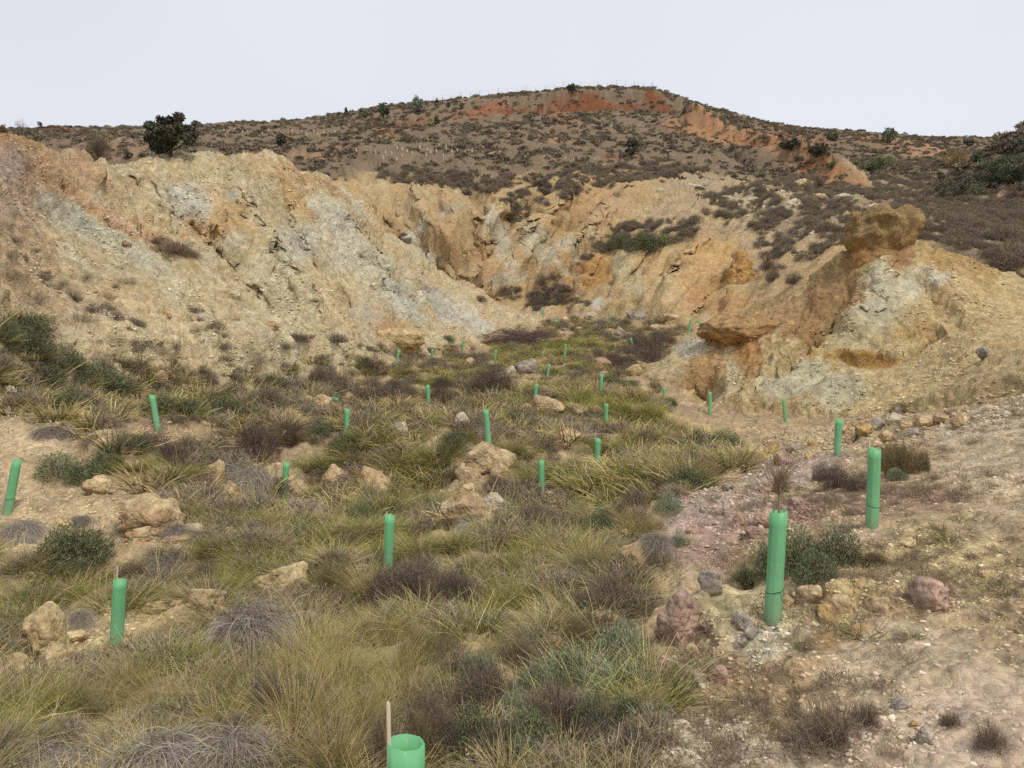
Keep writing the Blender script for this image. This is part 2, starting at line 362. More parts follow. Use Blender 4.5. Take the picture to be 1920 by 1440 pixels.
def patch(px, py, rx, ry, ang, col, s=1.0, veg=None, soft=.34):
    """soil patch: centre and half axes found on the ground, then painted in world space"""
    c, n, fi, _d = bvh.ray_cast(CAMV, raydir(px, py), 1200)
    if c is None: return
    ow = OWNV[Q[fi, 0]]
    ca, sa = math.cos(R(ang)), math.sin(R(ang))
    def axis(dx, dy):
        ps = []
        for sg in (1, -1):
            q, _ = hit(px + sg * dx * .6, py + sg * dy * .6)
            if q is not None and (q - c).length < 4.5 * max(rx, ry) / F * (c - CAMV).length:
                ps.append((q - c) * sg / .6)
        if not ps: return Vector((1, 0, 0)) * ((abs(dx) + abs(dy)) / F * (c - CAMV).length)
        a = sum(ps, Vector()) / len(ps); return a
    a = np.array(axis(rx * ca, -rx * sa)); b = np.array(axis(ry * sa, ry * ca)); c = np.array(c)
    rad = 1.7 * max(np.linalg.norm(a), np.linalg.norm(b))
    sel = np.where((np.abs(V - c) < rad).all(1) & (OWNV == ow))[0]
    if not len(sel): return
    d = V[sel] - c
    G = np.array([[a @ a, a @ b], [a @ b, b @ b]]) + 1e-9 * np.eye(2)
    uv = np.linalg.solve(G, np.stack([d @ a, d @ b]))
    k = 4.0 / max(np.linalg.norm(a), .05)
    nz = .36 * noise3(V[sel] * k * .45, 5) + .30 * noise3(V[sel] * k * 1.4, 6) + .26 * noise3(V[sel] * k * 4.5, 7)
    q = np.hypot(uv[0], uv[1]) + nz
    m = sstep(1 + soft * .5, 1 - soft, q) * s
    if col is not None: C[sel] = C[sel] * (1 - m[:, None]) + np.asarray(col)[None] * m[:, None]
    if veg is not None: VEG[sel] = VEG[sel] * (1 - m) + veg * m

for a in [
    # spoil bank
    (30,278,120,36,-22,alb(168,120,76),.95),(110,300,90,24,-20,alb(168,124,88),.75),(60,330,80,60,-30,alb(174,140,106),.8),(20,310,40,34,-30,alb(164,140,132),.8),(30,390,60,55,-35,alb(166,138,122),.7),
    (120,400,60,30,-25,alb(176,172,154),.8),(180,425,80,26,-28,alb(182,178,158),.85),(270,480,60,18,-30,alb(190,184,162),.8),
    (210,415,110,14,-33,alb(186,140,98),.9),(300,450,80,12,-33,alb(188,142,98),.8),(180,330,60,30,-20,alb(176,140,104),.8),(230,345,40,18,-10,alb(182,150,110),.6),
    (50,480,90,60,-15,alb(180,142,104),.6),(90,560,120,50,-15,alb(180,146,110),.5),(200,560,120,30,-12,alb(192,164,124),.5),
    (430,370,18,14,0,alb(178,178,168),1),(350,375,34,40,-60,alb(182,178,164),1),(385,400,26,26,-50,alb(184,180,166),.9),(430,400,40,40,0,alb(186,150,96),.9),(440,440,30,24,0,alb(190,178,150),.9),
    (400,430,20,16,0,alb(188,146,86),.8),(360,430,26,20,0,alb(190,150,92),.7),(570,385,50,22,-25,alb(190,152,92),.8),(610,400,44,26,-45,alb(192,184,164),1),(660,385,40,16,-45,alb(200,190,170),.8),(640,440,26,50,10,alb(186,182,166),.9),(545,465,22,40,20,alb(190,184,166),.9),
    (560,330,60,20,-15,alb(186,146,98),.8),(480,305,80,12,-4,alb(184,150,104),.7),(330,310,70,18,0,alb(196,176,132),.8),(430,320,60,16,0,alb(188,170,128),.7),
    (700,480,60,24,-40,alb(190,184,164),.8),(770,455,9,22,35,white,1),(800,480,8,22,40,white,.9),(750,560,60,40,-35,alb(184,184,172),.9),(830,570,60,26,-35,alb(182,180,168),1),(880,600,70,22,-25,alb(192,186,170),.9),
    (720,590,30,60,30,alb(192,158,108),.6),(740,620,50,26,5,alb(186,150,96),.9),(640,560,60,60,0,alb(198,174,128),.6),(560,540,60,50,-30,alb(196,182,146),.7),(500,520,60,40,-30,alb(194,180,146),.6),
    (690,420,40,9,-45,alb(168,128,86),.5),(740,430,30,9,-45,alb(150,110,72),.5),(620,350,50,9,-38,alb(176,132,84),.8),(850,518,60,7,-40,alb(186,148,100),.5),
    (250,610,80,30,0,alb(204,184,142),.6),(360,640,90,40,-5,alb(200,178,138),.5),
    # hill: bare slopes
    (700,350,40,30,-40,alb(190,160,112),.9),(790,370,26,44,20,alb(188,160,112),.9),(830,420,30,50,25,alb(184,148,98),.9),(900,440,30,26,-40,alb(188,154,104),.8),(862,385,18,10,0,alb(184,166,134),.6),(905,345,16,7,0,alb(176,158,132),.5),
    (940,480,70,36,35,alb(186,144,94),.8),(990,470,60,40,35,alb(190,158,108),.8),(1060,430,70,40,40,alb(196,160,104),.9),(1110,370,60,26,20,alb(190,148,98),.8),(1040,465,40,14,35,alb(196,182,154),.8),(940,450,14,24,-30,alb(196,184,158),.8),(940,525,40,14,10,alb(190,176,144),.8),
    (1110,500,46,40,0,alb(192,140,70),.95),(1165,500,24,36,0,alb(196,174,130),1),(1120,570,18,14,0,alb(188,180,164),.8),(1190,540,30,20,0,alb(190,166,128),.7),(1260,500,70,36,30,alb(200,164,108),.9),(1330,470,60,30,20,alb(202,158,92),.9),(1320,520,70,36,30,alb(196,150,92),.7),(1240,540,40,26,20,alb(204,172,120),.8),
    (1390,510,26,36,10,alb(180,128,66),1),(1350,570,50,20,10,alb(188,140,82),.8),(1060,540,30,14,0,alb(176,134,84),.6),(1160,380,50,30,20,alb(186,150,106),.7),(1250,390,60,24,0,alb(186,158,120),.7),
    # red scarp and bare orange scars
    (765,232,56,8,6,alb(138,84,50),.85),(725,245,24,9,0,alb(164,112,70),.85),(905,214,60,8,4,alb(158,98,60),.85),(1000,208,66,7,2,alb(134,78,44),.95),(1090,204,76,8,0,alb(136,78,44),.95),(1170,201,56,8,0,alb(138,82,48),.95),(1245,204,46,9,-14,alb(136,80,46),.95),(1305,222,36,10,-30,alb(148,102,64),.9),
    (1050,216,34,7,0,alb(164,112,72),.8),(965,254,20,17,0,alb(164,122,90),.95),(1045,267,14,22,-15,alb(166,126,88),.95),(1150,293,22,6,0,alb(152,104,72),.8),(610,292,34,10,10,alb(174,130,86),.85),(640,272,36,7,0,alb(152,104,70),.5),(560,290,26,8,0,alb(170,128,90),.6),
    (1280,240,50,18,-30,alb(172,122,78),.9),(1350,262,60,16,-22,alb(178,126,80),.95),(1430,272,70,14,-15,alb(180,124,76),.95),(1500,290,60,18,-20,alb(184,128,76),.95),(1570,330,60,18,-25,alb(182,122,68),1),(1600,345,40,12,-10,alb(184,130,80),.9),(1520,315,50,12,-20,alb(176,120,74),.8),
    (1500,250,60,8,-4,alb(160,104,72),.8),(1610,262,90,8,-3,alb(160,106,76),.7),(1750,290,60,12,-20,alb(190,146,106),.9),(1700,275,80,10,-10,alb(164,116,84),.7),(1810,300,30,12,0,alb(180,140,102),.7),
    (230,265,70,14,0,alb(158,122,96),.7),(200,255,50,8,0,alb(170,132,106),.7),
    # rubbly shelf on the right
    (1860,430,120,36,8,alb(130,112,94),.8),(1480,410,140,30,0,alb(150,128,102),.6),(1750,380,150,30,0,alb(134,112,92),.7),(1790,330,160,40,0,alb(122,102,84),.8),(1450,300,60,24,-15,alb(128,106,86),.6),
    (1300,345,60,10,0,alb(170,150,122),.5),(1400,370,80,16,0,alb(190,168,132),.7),(1530,375,80,12,0,alb(174,156,130),.5),(1580,352,60,12,0,alb(176,128,82),.8),(1350,400,70,20,0,alb(196,166,120),.7),(1460,430,60,14,0,alb(186,156,116),.6),(1800,440,80,10,0,alb(178,146,108),.6),
    # eroded mound
    (1560,560,66,54,40,alb(168,126,78),.9),(1500,610,50,40,50,alb(166,124,74),.9),(1620,470,60,24,0,alb(166,120,72),1),(1690,480,26,34,0,alb(166,118,74),.9),(1440,600,60,26,20,alb(172,132,90),.9),(1380,630,60,40,20,alb(162,124,82),.9),
    (1655,540,34,64,10,alb(194,180,148),1),(1705,540,24,30,10,alb(200,188,158),1),(1625,590,34,26,0,alb(188,178,154),.9),(1615,610,60,30,20,alb(186,172,142),.8),(1760,520,24,16,-10,alb(186,178,162),.9),
    (1600,640,60,34,10,alb(190,170,126),.8),(1490,680,36,50,50,alb(196,170,118),.9),(1360,690,24,40,10,alb(196,176,138),1),(1400,660,26,70,25,alb(182,130,66),.9),(1310,720,50,50,40,alb(192,148,88),.9),(1270,720,40,20,20,alb(150,112,72),.7),
    (1640,680,70,18,-8,alb(186,142,72),1),(1560,665,50,14,-8,alb(190,146,76),.9),(1500,720,90,36,15,alb(190,178,144),1),(1570,730,60,34,10,alb(184,172,140),.9),(1450,760,80,20,10,alb(192,160,106),.8),
    (1780,480,70,20,-12,alb(184,146,80),.9),(1840,500,40,20,-25,alb(176,140,80),.9),(1800,600,80,60,20,alb(190,160,108),.6),(1850,700,120,50,10,alb(186,158,112),.7),(1720,620,40,24,10,alb(190,150,84),.7),(1290,650,40,20,20,alb(186,178,158),.9),(1240,690,50,22,20,alb(192,168,124),.8),
    # floor and foreground
    (1850,790,120,40,10,alb(204,182,156),.8),(1850,880,140,60,0,alb(200,176,146),.8),(1480,890,120,40,15,alb(184,158,144),.9),(1350,965,140,56,15,alb(182,156,142),.9),(1320,1000,90,30,10,alb(170,140,126),.8),(1500,950,50,24,0,alb(166,126,112),.8),(1580,930,60,24,0,alb(166,134,114),.9),(1700,930,90,30,0,alb(170,136,116),.7),
    (1600,1000,90,24,0,alb(196,170,140),.8),(1750,1060,160,60,0,alb(206,182,132),.9),(1600,1120,100,40,0,alb(200,172,122),.9),(1400,1140,110,50,0,alb(210,190,144),.9),(1430,1190,60,20,0,alb(222,206,176),1),(1590,1190,60,20,0,alb(196,154,98),.9),
    (1500,1280,160,50,0,alb(194,162,120),.7),(1750,1250,220,90,0,alb(204,180,150),.8),(1850,1350,170,100,0,alb(196,170,148),.85),(1600,1400,220,80,0,alb(202,178,154),.85),(1320,1400,120,70,0,alb(204,186,160),.8),(1260,1330,60,40,0,alb(186,164,140),.7),
    (100,1230,130,46,0,alb(208,184,138),.9),(250,1160,90,30,0,alb(204,178,130),.9),(90,920,110,40,0,alb(204,178,138),.8),(180,980,130,30,0,alb(202,176,136),.8),(80,800,100,50,0,alb(206,182,146),.8),(60,1030,80,40,0,alb(200,172,136),.7),(440,920,80,30,0,alb(202,174,132),.8),(600,930,90,24,0,alb(200,176,136),.7),(300,815,80,20,0,alb(204,172,128),.8),
    (960,1140,60,26,0,alb(186,154,124),.9),(1280,1080,70,40,0,alb(194,170,132),.8),(1030,940,60,20,0,alb(200,176,132),.8),(1300,840,80,26,0,alb(196,170,118),.7),(1560,820,100,26,0,alb(186,164,124),.7),
]: patch(*a)

# fine wash of stones and dust, in the ground itself
C[o1] = C[o1] * .86 + alb(200, 172, 126) * .14
C *= (1 + .10 * nB[:, None] + .10 * nA[:, None])
sp = noise3(V * 9.0, 12); C *= (1 + .10 * sp * np.clip(30 / (dist + 5), 0, 1))[:, None]
lum_ = C.mean(1, keepdims=True); C = lum_ + (C - lum_) * np.choose(OWNV, [.86, .8, .76, .78, .8])[:, None]
C *= np.array([.985, 1.0, .935]); C = np.clip(C, .01, .8)

# ------------------------------------------------------------------ materials
def newmat(name):
    m = bpy.data.materials.new(name); m.use_nodes = True
    t = m.node_tree; b = t.nodes['Principled BSDF']
    b.inputs['Specular IOR Level'].default_value = .2; b.inputs['Roughness'].default_value = .9
    return m, t, b
def nd(t, typ, **kw):
    n = t.nodes.new(typ)
    for k, v in kw.items():
        if k in n.inputs: n.inputs[k].default_value = v
        else: setattr(n, k, v)
    return n
def earth_material():
    m, t, b = newmat('earth'); lk = t.links
    at = nd(t, 'ShaderNodeAttribute', attribute_name='Col')
    geo = nd(t, 'ShaderNodeNewGeometry')
    mul = None; src = at.outputs['Color']
    def vary(scale, lo, hi, typ='noise', tint=None):
        nonlocal src
        if typ == 'noise':
            n = nd(t, 'ShaderNodeTexNoise', Scale=scale, Detail=7.0, Roughness=.72); o = n.outputs[0]
        else:
            n = nd(t, 'ShaderNodeTexVoronoi', Scale=scale); n.feature = 'F1'; o = n.outputs['Color']
        lk.new(geo.outputs['Position'], n.inputs['Vector'])
        r = nd(t, 'ShaderNodeMapRange'); r.inputs[1].default_value = .25; r.inputs[2].default_value = .75
        r.inputs[3].default_value = lo; r.inputs[4].default_value = hi
        lk.new(o, r.inputs[0])
        s = nd(t, 'ShaderNodeVectorMath', operation='SCALE'); lk.new(src, s.inputs[0]); lk.new(r.outputs[0], s.inputs['Scale']); src = s.outputs[0]
        return n
    n1 = vary(4, .62, 1.38); n2 = vary(24, .86, 1.14, 'vor'); n3 = vary(6, .90, 1.10, 'vor')
    lk.new(src, b.inputs['Base Color'])
    # relief of clods, pebbles and crust
    m1 = nd(t, 'ShaderNodeMath', operation='MULTIPLY'); lk.new(n1.outputs[0], m1.inputs[0]); m1.inputs[1].default_value = .13
    m2 = nd(t, 'ShaderNodeMath', operation='MULTIPLY_ADD'); lk.new(n2.outputs['Distance'], m2.inputs[0]); m2.inputs[1].default_value = -.034; lk.new(m1.outputs[0], m2.inputs[2])
    m3 = nd(t, 'ShaderNodeMath', operation='MULTIPLY_ADD'); lk.new(n3.outputs['Distance'], m3.inputs[0]); m3.inputs[1].default_value = -.07; lk.new(m2.outputs[0], m3.inputs[2])
    h = m3.outputs[0]
    bp = nd(t, 'ShaderNodeBump', Strength=.8, Distance=1.0); lk.new(h, bp.inputs['Height']); lk.new(bp.outputs[0], b.inputs['Normal'])
    b.inputs['Roughness'].default_value = 1.0; b.inputs['Specular IOR Level'].default_value = .1
    return m
EARTH = earth_material()

def sheet(name, sel, label=None):
    q = Q[sel]; used, inv = np.unique(q, return_inverse=True); q = inv.reshape(-1, 4)
    me = bpy.data.meshes.new(name)
    me.vertices.add(len(used)); me.vertices.foreach_set('co', V[used].ravel())
    me.loops.add(q.size); me.loops.foreach_set('vertex_index', q.ravel().astype(np.int32))
    me.polygons.add(len(q)); me.polygons.foreach_set('loop_start', np.arange(0, q.size, 4, dtype=np.int32))
    me.update(calc_edges=True)
    ca = me.color_attributes.new('Col', 'FLOAT_COLOR', 'POINT')
    ca.data.foreach_set('color', np.c_[C[used], np.ones(len(used))].astype(np.float32).ravel())
    me.polygons.foreach_set('use_smooth', np.ones(len(q), bool))
    me.materials.append(EARTH); me.validate()
    o = bpy.data.objects.new(name, me); COL.objects.link(o); o['kind'] = 'structure'
    if label: o['label'] = label
    return o
OQ = OWNV[Q]; fo = OQ[:, 0]
sheet('ground', fo == 0, 'tan earth of the planted valley floor and foreground')
sheet('bank', fo == 1, 'pale eroded spoil bank with grey scree on the left')
sheet('hill', fo == 2, 'scrubby brown hill with red scarp and yellow eroded slopes')
sheet('mound', fo == 3, 'yellow eroded earth mound with white face on the right')
sheet('hillock', fo == 4, 'dark scrubby knoll at the right edge')
# ------------------------------------------------------------------ mesh builders
def attr_material(name, rough=.95, vlo=.78, vhi=1.22, hue=.012, bump=0, transl=0.0):
    """colour from the mesh's own Col layer, varied a little from plant to plant"""
    m, t, b = newmat(name); lk = t.links
    at = nd(t, 'ShaderNodeAttribute', attribute_name='Col'); oi = nd(t, 'ShaderNodeObjectInfo')
    hs = nd(t, 'ShaderNodeHueSaturation'); r = nd(t, 'ShaderNodeMapRange')
    r.inputs[3].default_value = vlo; r.inputs[4].default_value = vhi
    lk.new(oi.outputs['Random'], r.inputs[0]); lk.new(r.outputs[0], hs.inputs['Value'])
    r2 = nd(t, 'ShaderNodeMapRange'); r2.inputs[3].default_value = .5 - hue; r2.inputs[4].default_value = .5 + hue
    fr = nd(t, 'ShaderNodeMath', operation='FRACT'); mu = nd(t, 'ShaderNodeMath', operation='MULTIPLY'); mu.inputs[1].default_value = 7.3
    lk.new(oi.outputs['Random'], mu.inputs[0]); lk.new(mu.outputs[0], fr.inputs[0]); lk.new(fr.outputs[0], r2.inputs[0]); lk.new(r2.outputs[0], hs.inputs['Hue'])
    lk.new(at.outputs['Color'], hs.inputs['Color']); lk.new(hs.outputs[0], b.inputs['Base Color'])
    b.inputs['Roughness'].default_value = rough; b.inputs['Specular IOR Level'].default_value = .15
    if transl:
        tr_ = nd(t, 'ShaderNodeBsdfTranslucent'); ms = nd(t, 'ShaderNodeMixShader'); ms.inputs[0].default_value = transl
        lk.new(hs.outputs[0], tr_.inputs[0]); lk.new(b.outputs[0], ms.inputs[1]); lk.new(tr_.outputs[0], ms.inputs[2])
        lk.new(ms.outputs[0], t.nodes['Material Output'].inputs[0])
    return m
PLANT = attr_material('plant', vlo=1.0, vhi=1.45, transl=.0); WOOD = attr_material('wood', vlo=.95, vhi=1.3)

def mesh_obj_data(name, v, f, c=None, mat=None, smooth=False):
    me = bpy.data.meshes.new(name)
    v = np.asarray(v, np.float64); 
    me.vertices.add(len(v)); me.vertices.foreach_set('co', v.ravel())
    if isinstance(f, np.ndarray):
        k = f.shape[1]; me.loops.add(f.size); me.loops.foreach_set('vertex_index', f.ravel().astype(np.int32))
        me.polygons.add(len(f)); me.polygons.foreach_set('loop_start', np.arange(0, f.size, k, dtype=np.int32))
    else:
        ls = np.concatenate([np.asarray(q) for q in f]).astype(np.int32); st = np.cumsum([0] + [len(q) for q in f])[:-1].astype(np.int32)
        me.loops.add(len(ls)); me.loops.foreach_set('vertex_index', ls)
        me.polygons.add(len(f)); me.polygons.foreach_set('loop_start', st)
    me.update(calc_edges=True)
    if c is not None:
        ca = me.color_attributes.new('Col', 'FLOAT_COLOR', 'POINT')
        ca.data.foreach_set('color', np.c_[np.clip(c, 0, 1), np.ones(len(v))].astype(np.float32).ravel())
    if smooth: me.polygons.foreach_set('use_smooth', np.ones(len(me.polygons), bool))
    if mat: me.materials.append(mat)
    me.validate()
    return me

def ribbons(root, d0, length, width, bend, segs, c0, c1, grng, kink=0.0, taper=.82):
    """n curved ribbons. bend = vector added to the direction along the way; returns v, f, c"""
    n = len(root); k = segs + 1
    d = d0 / (np.linalg.norm(d0, axis=1, keepdims=True) + 1e-9); p = root.copy()
    sd = np.cross(d, grng.normal(size=(n, 3))); sd /= np.linalg.norm(sd, axis=1, keepdims=True) + 1e-9
    vs_, cs = [], []
    for i in range(k):
        t = i / segs; w_ = (width * (1 - taper * t))[:, None] * .5
        vs_ += [p - sd * w_, p + sd * w_]
        cc = c0 * (1 - t) + c1 * t; cs += [cc, cc]
        if i < segs:
            d = d + bend / segs
            if kink: d = d + grng.normal(size=(n, 3)) * kink
            d /= np.linalg.norm(d, axis=1, keepdims=True) + 1e-9
            p = p + d * (length / segs)[:, None]
    v = np.stack(vs_, 1).reshape(-1, 3); c = np.stack(cs, 1).reshape(-1, 3)
    b0 = np.arange(n)[:, None] * (2 * k)
    f = np.concatenate([np.stack([b0[:, 0] + 2 * i, b0[:, 0] + 2 * i + 1, b0[:, 0] + 2 * i + 3, b0[:, 0] + 2 * i + 2], 1) for i in range(segs)])
    return v, f, c
def joinp(parts):
    vo = 0; V_, F_, C_ = [], [], []
    for v, f, c in parts:
        V_.append(v); F_.append(f + vo); C_.append(c); vo += len(v)
    return np.concatenate(V_), np.concatenate(F_), np.concatenate(C_)
def jit(c, n, s, g):                   # colour c varied over n pieces
    return np.asarray(c)[None] * (1 + s * g.normal(size=(n, 1))) * (1 + .06 * g.normal(size=(n, 3)))

def tussock(seed, n, h, r, lean, droop, width, base, tip, frac2=0, tip2=None):
    """a clump of narrow grass blades, about h tall and r in radius at the root"""
    g = np.random.default_rng(seed)
    rr = r * np.sqrt(g.random(n)); ph = g.random(n) * 2 * np.pi
    root = np.stack([rr * np.cos(ph), rr * np.sin(ph), np.zeros(n) - .02], 1)
    a = ph + g.normal(size=n) * .7; th = np.abs(lean * (.25 + .75 * rr / r) + g.normal(size=n) * .17)
    d = np.stack([np.sin(th) * np.cos(a), np.sin(th) * np.sin(a), np.cos(th)], 1)
    L_ = h * (.45 + .65 * g.random(n) ** .7)
    bend = np.stack([np.cos(a), np.sin(a), -np.ones(n) * .9], 1) * (droop * (.4 + .9 * g.random(n)))[:, None]
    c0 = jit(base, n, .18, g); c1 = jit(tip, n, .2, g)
    if frac2:
        k = g.random(n) < frac2; c1[k] = jit(tip2, k.sum(), .2, g); c0[k] = c0[k] * .5 + c1[k] * .4
    return ribbons(root, d, L_, np.full(n, width) * (.7 + .6 * g.random(n)), bend, 4, c0, c1, g, .07)

def deadmat(seed, n, h, r, width, base, tip):
    """grey dead grass slumped outwards over its own mound"""
    g = np.random.default_rng(seed)
    ph = g.random(n) * 2 * np.pi; rr = r * .75 * np.sqrt(g.random(n))
    hh = h * np.sqrt(np.maximum(0, 1 - (rr / r) ** 2))
    root = np.stack([rr * np.cos(ph), rr * np.sin(ph), hh * (.5 + .5 * g.random(n))], 1)
    a = .55 + .9 * g.normal(size=n); a = np.where(g.random(n) < .55, a - 1.2, ph + g.normal(size=n) * .5)
    el_ = g.normal(size=n) * .3 + .15
    d = np.stack([np.cos(a) * np.cos(el_), np.sin(a) * np.cos(el_), np.sin(el_)], 1)
    L_ = r * (.5 + .6 * g.random(n)); bend = np.stack([np.zeros(n), np.zeros(n), -1.1 - .6 * g.random(n)], 1)
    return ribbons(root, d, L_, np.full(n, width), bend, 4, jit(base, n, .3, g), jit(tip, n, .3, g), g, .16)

def dome_pts(g, n, r, h, fill=.5, flat=0.0, lumps=5):
    """points through an uneven rounded crown"""
    u = g.normal(size=(n, 3)); u /= np.linalg.norm(u, axis=1, keepdims=True); u[:, 2] = np.abs(u[:, 2]) * (1 - flat) 
    lc = g.normal(size=(lumps, 3)); lc[:, 2] = np.abs(lc[:, 2]); lc /= np.linalg.norm(lc, axis=1, keepdims=True)
    lump = (np.exp(6 * (u @ lc.T - 1))).max(1)
    q = (fill + (1 - fill) * g.random(n) ** .5) * (.72 + .36 * lump)
    return u * q[:, None] * np.array([r, r, h]), u
def stems(g, n, r, h, width, c):
    a = g.random(n) * 2 * np.pi; s = .25 + .75 * g.random(n)
    root = np.stack([.08 * r * np.cos(a), .08 * r * np.sin(a), np.zeros(n) - .02], 1)
    d = np.stack([r * s * np.cos(a), r * s * np.sin(a), np.full(n, h * .9)], 1)
    L_ = np.linalg.norm(d, axis=1) * .9
    cc = jit(c, n, .15, g)
    p1 = ribbons(root, d, L_, np.full(n, width), np.stack([-np.cos(a) * .3, -np.sin(a) * .3, np.ones(n) * .3], 1), 5, cc, cc, g, .12)
    p2 = ribbons(root, d, L_, np.full(n, width), np.stack([-np.cos(a) * .3, -np.sin(a) * .3, np.ones(n) * .3], 1), 5, cc, cc, g, .12)
    return joinp([p1, p2])
def shrub(seed, n, r, h, tw, tl, width, base, tip, leaf=0, leafc=None, ls=.02, up=.5, fill=.25, stemc=None, lumps=5, nst=18):
    """twiggy shrub: stems, a cloud of fine twigs, small leaves"""
    g = np.random.default_rng(seed)
    p, u = dome_pts(g, n, r, h, fill, lumps=lumps)
    d = u * .8 + g.normal(size=(n, 3)) * .55; d[:, 2] += up
    L_ = tl * (.6 + .8 * g.random(n))
    parts = [ribbons(p - d / (np.linalg.norm(d, axis=1, keepdims=True) + 1e-9) * L_[:, None] * .6, d, L_, np.full(n, tw), g.normal(size=(n, 3)) * .5, 2, jit(base, n, .2, g), jit(tip, n, .22, g), g, .1)]
    parts.append(stems(g, nst, r * .8, h * .85, width, stemc if stemc is not None else base))
    if leaf:
        p, u = dome_pts(g, leaf, r, h, .45, lumps=lumps)
        d = u * .6 + g.normal(size=(leaf, 3)) * .7; d[:, 2] += up
        c = jit(leafc, leaf, .25, g)
        parts.append(ribbons(p, d, np.full(leaf, ls) * (.7 + .7 * g.random(leaf)), np.full(leaf, ls * .42), g.normal(size=(leaf, 3)) * .2, 1, c, c * 1.1, g))
    return joinp(parts)

def tube_path(pts, rad, sides=6, col=None):
    pts = np.asarray(pts, float); k = len(pts); rad = np.broadcast_to(rad, (k,))
    T = np.gradient(pts, axis=0); T /= np.linalg.norm(T, axis=1, keepdims=True) + 1e-9
    ref = np.array([0, 0, 1.0]) if abs(T[0, 2]) < .8 else np.array([1.0, 0, 0])
    A = np.cross(T, ref); A /= np.linalg.norm(A, axis=1, keepdims=True) + 1e-9; B = np.cross(T, A)
    an = np.arange(sides) * 2 * np.pi / sides
    v = (pts[:, None] + rad[:, None, None] * (np.cos(an)[None, :, None] * A[:, None] + np.sin(an)[None, :, None] * B[:, None])).reshape(-1, 3)
    f = []
    for i in range(k - 1):
        for j in range(sides):
            f.append((i * sides + j, i * sides + (j + 1) % sides, (i + 1) * sides + (j + 1) % sides, (i + 1) * sides + j))
    c = np.tile(np.asarray(col if col is not None else (.2, .15, .1)), (len(v), 1))
    return v, np.array(f), c

def make_rock(seed, sub=3, flat=.7, rough=.2, blocky=.85, fine=.05):
    """weathered block: a polyhedron of random faces, its edges worn, its faces cracked and pitted"""
    import bmesh
    bm = bmesh.new(); bmesh.ops.create_icosphere(bm, subdivisions=sub, radius=1.0)
    v = np.array([q.co[:] for q in bm.verts]); f = np.array([[w_.index for w_ in q.verts] for q in bm.faces]); bm.free()
    g = np.random.default_rng(seed); m = 13 if sub > 2 else 9
    pl = g.normal(size=(m, 3)); pl[:, 2] *= .8; pl /= np.linalg.norm(pl, axis=1, keepdims=True); dd = .60 + .34 * g.random(m)
    o = g.random(3) * 50
    u = v + .10 * np.stack([noise3(v * 2.2 + o, 11), noise3(v * 2.2 + o, 12), noise3(v * 2.2 + o, 13)], 1); u /= np.linalg.norm(u, axis=1, keepdims=True)
    t = np.maximum((u @ pl.T) / dd, 1e-3); pw = 26 if sub > 2 else 40; k = (np.sum(t ** pw, 1)) ** (1 / pw)
    r = 1 / np.maximum(k, .8)
    v = v * ((1 - blocky) * .9 + blocky * r)[:, None]
    cr = np.clip(1 - np.abs(noise3(v * 2.3 + o, 8)) * 7, 0, 1) ** 2 * .09 + np.clip(1 - np.abs(noise3(v * 4.6 + o, 9)) * 6, 0, 1) ** 2 * .045
    v *= (1 + rough * .7 * noise3(v * 1.4 + o, 1) + rough * .45 * noise3(v * 3.3 + o, 2) + fine * noise3(v * 7.5 + o, 3) + (fine * .7 * noise3(v * 15 + o, 4) - cr if sub >= 3 else 0))[:, None]
    v[:, 2] *= flat
    return v, f
def hull_stone(seed, flat=.6):
    """small broken stone: the hull of a few random points"""
    import bmesh
    g = np.random.default_rng(seed); p = g.normal(size=(13, 3)); p /= np.linalg.norm(p, axis=1, keepdims=True); p *= (.75 + .35 * g.random((13, 1))); p[:, 2] *= flat; p[:, 1] *= .8
    bm = bmesh.new(); vs2 = [bm.verts.new(q) for q in p]; r = bmesh.ops.convex_hull(bm, input=vs2)
    for q in [q for q in bm.verts if not q.link_faces]: bm.verts.remove(q)
    bm.verts.index_update(); v = np.array([q.co[:] for q in bm.verts]); f = [tuple(w_.index for w_ in q.verts) for q in bm.faces]; bm.free()
    return v, f
def rock_material(name, c1, c2, scale=6):
    m, t, b = newmat(name); lk = t.links
    tc_ = nd(t, 'ShaderNodeTexCoord'); oi = nd(t, 'ShaderNodeObjectInfo')
    n = nd(t, 'ShaderNodeTexNoise', Scale=scale * .45, Detail=6.0, Roughness=.65); lk.new(tc_.outputs['Object'], n.inputs['Vector'])
    mx = nd(t, 'ShaderNodeMix', data_type='RGBA'); mx.inputs[6].default_value = (*c1, 1); mx.inputs[7].default_value = (*c2, 1)
    r = nd(t, 'ShaderNodeMapRange'); r.inputs[1].default_value = .35; r.inputs[2].default_value = .65; lk.new(n.outputs[0], r.inputs[0]); lk.new(r.outputs[0], mx.inputs[0])
    hs = nd(t, 'ShaderNodeHueSaturation'); r2 = nd(t, 'ShaderNodeMapRange'); r2.inputs[3].default_value = .85; r2.inputs[4].default_value = 1.15
    lk.new(oi.outputs['Random'], r2.inputs[0]); lk.new(r2.outputs[0], hs.inputs['Value']); lk.new(mx.outputs[2], hs.inputs['Color']); lk.new(hs.outputs[0], b.inputs['Base Color'])
    n2 = nd(t, 'ShaderNodeTexNoise', Scale=scale * .8, Detail=8.0, Roughness=.7); lk.new(tc_.outputs['Object'], n2.inputs['Vector'])
    bp = nd(t, 'ShaderNodeBump', Strength=.6, Distance=.10); lk.new(n2.outputs[0], bp.inputs['Height']); lk.new(bp.outputs[0], b.inputs['Normal'])
    b.inputs['Roughness'].default_value = 1.0; b.inputs['Specular IOR Level'].default_value = .1
    return m

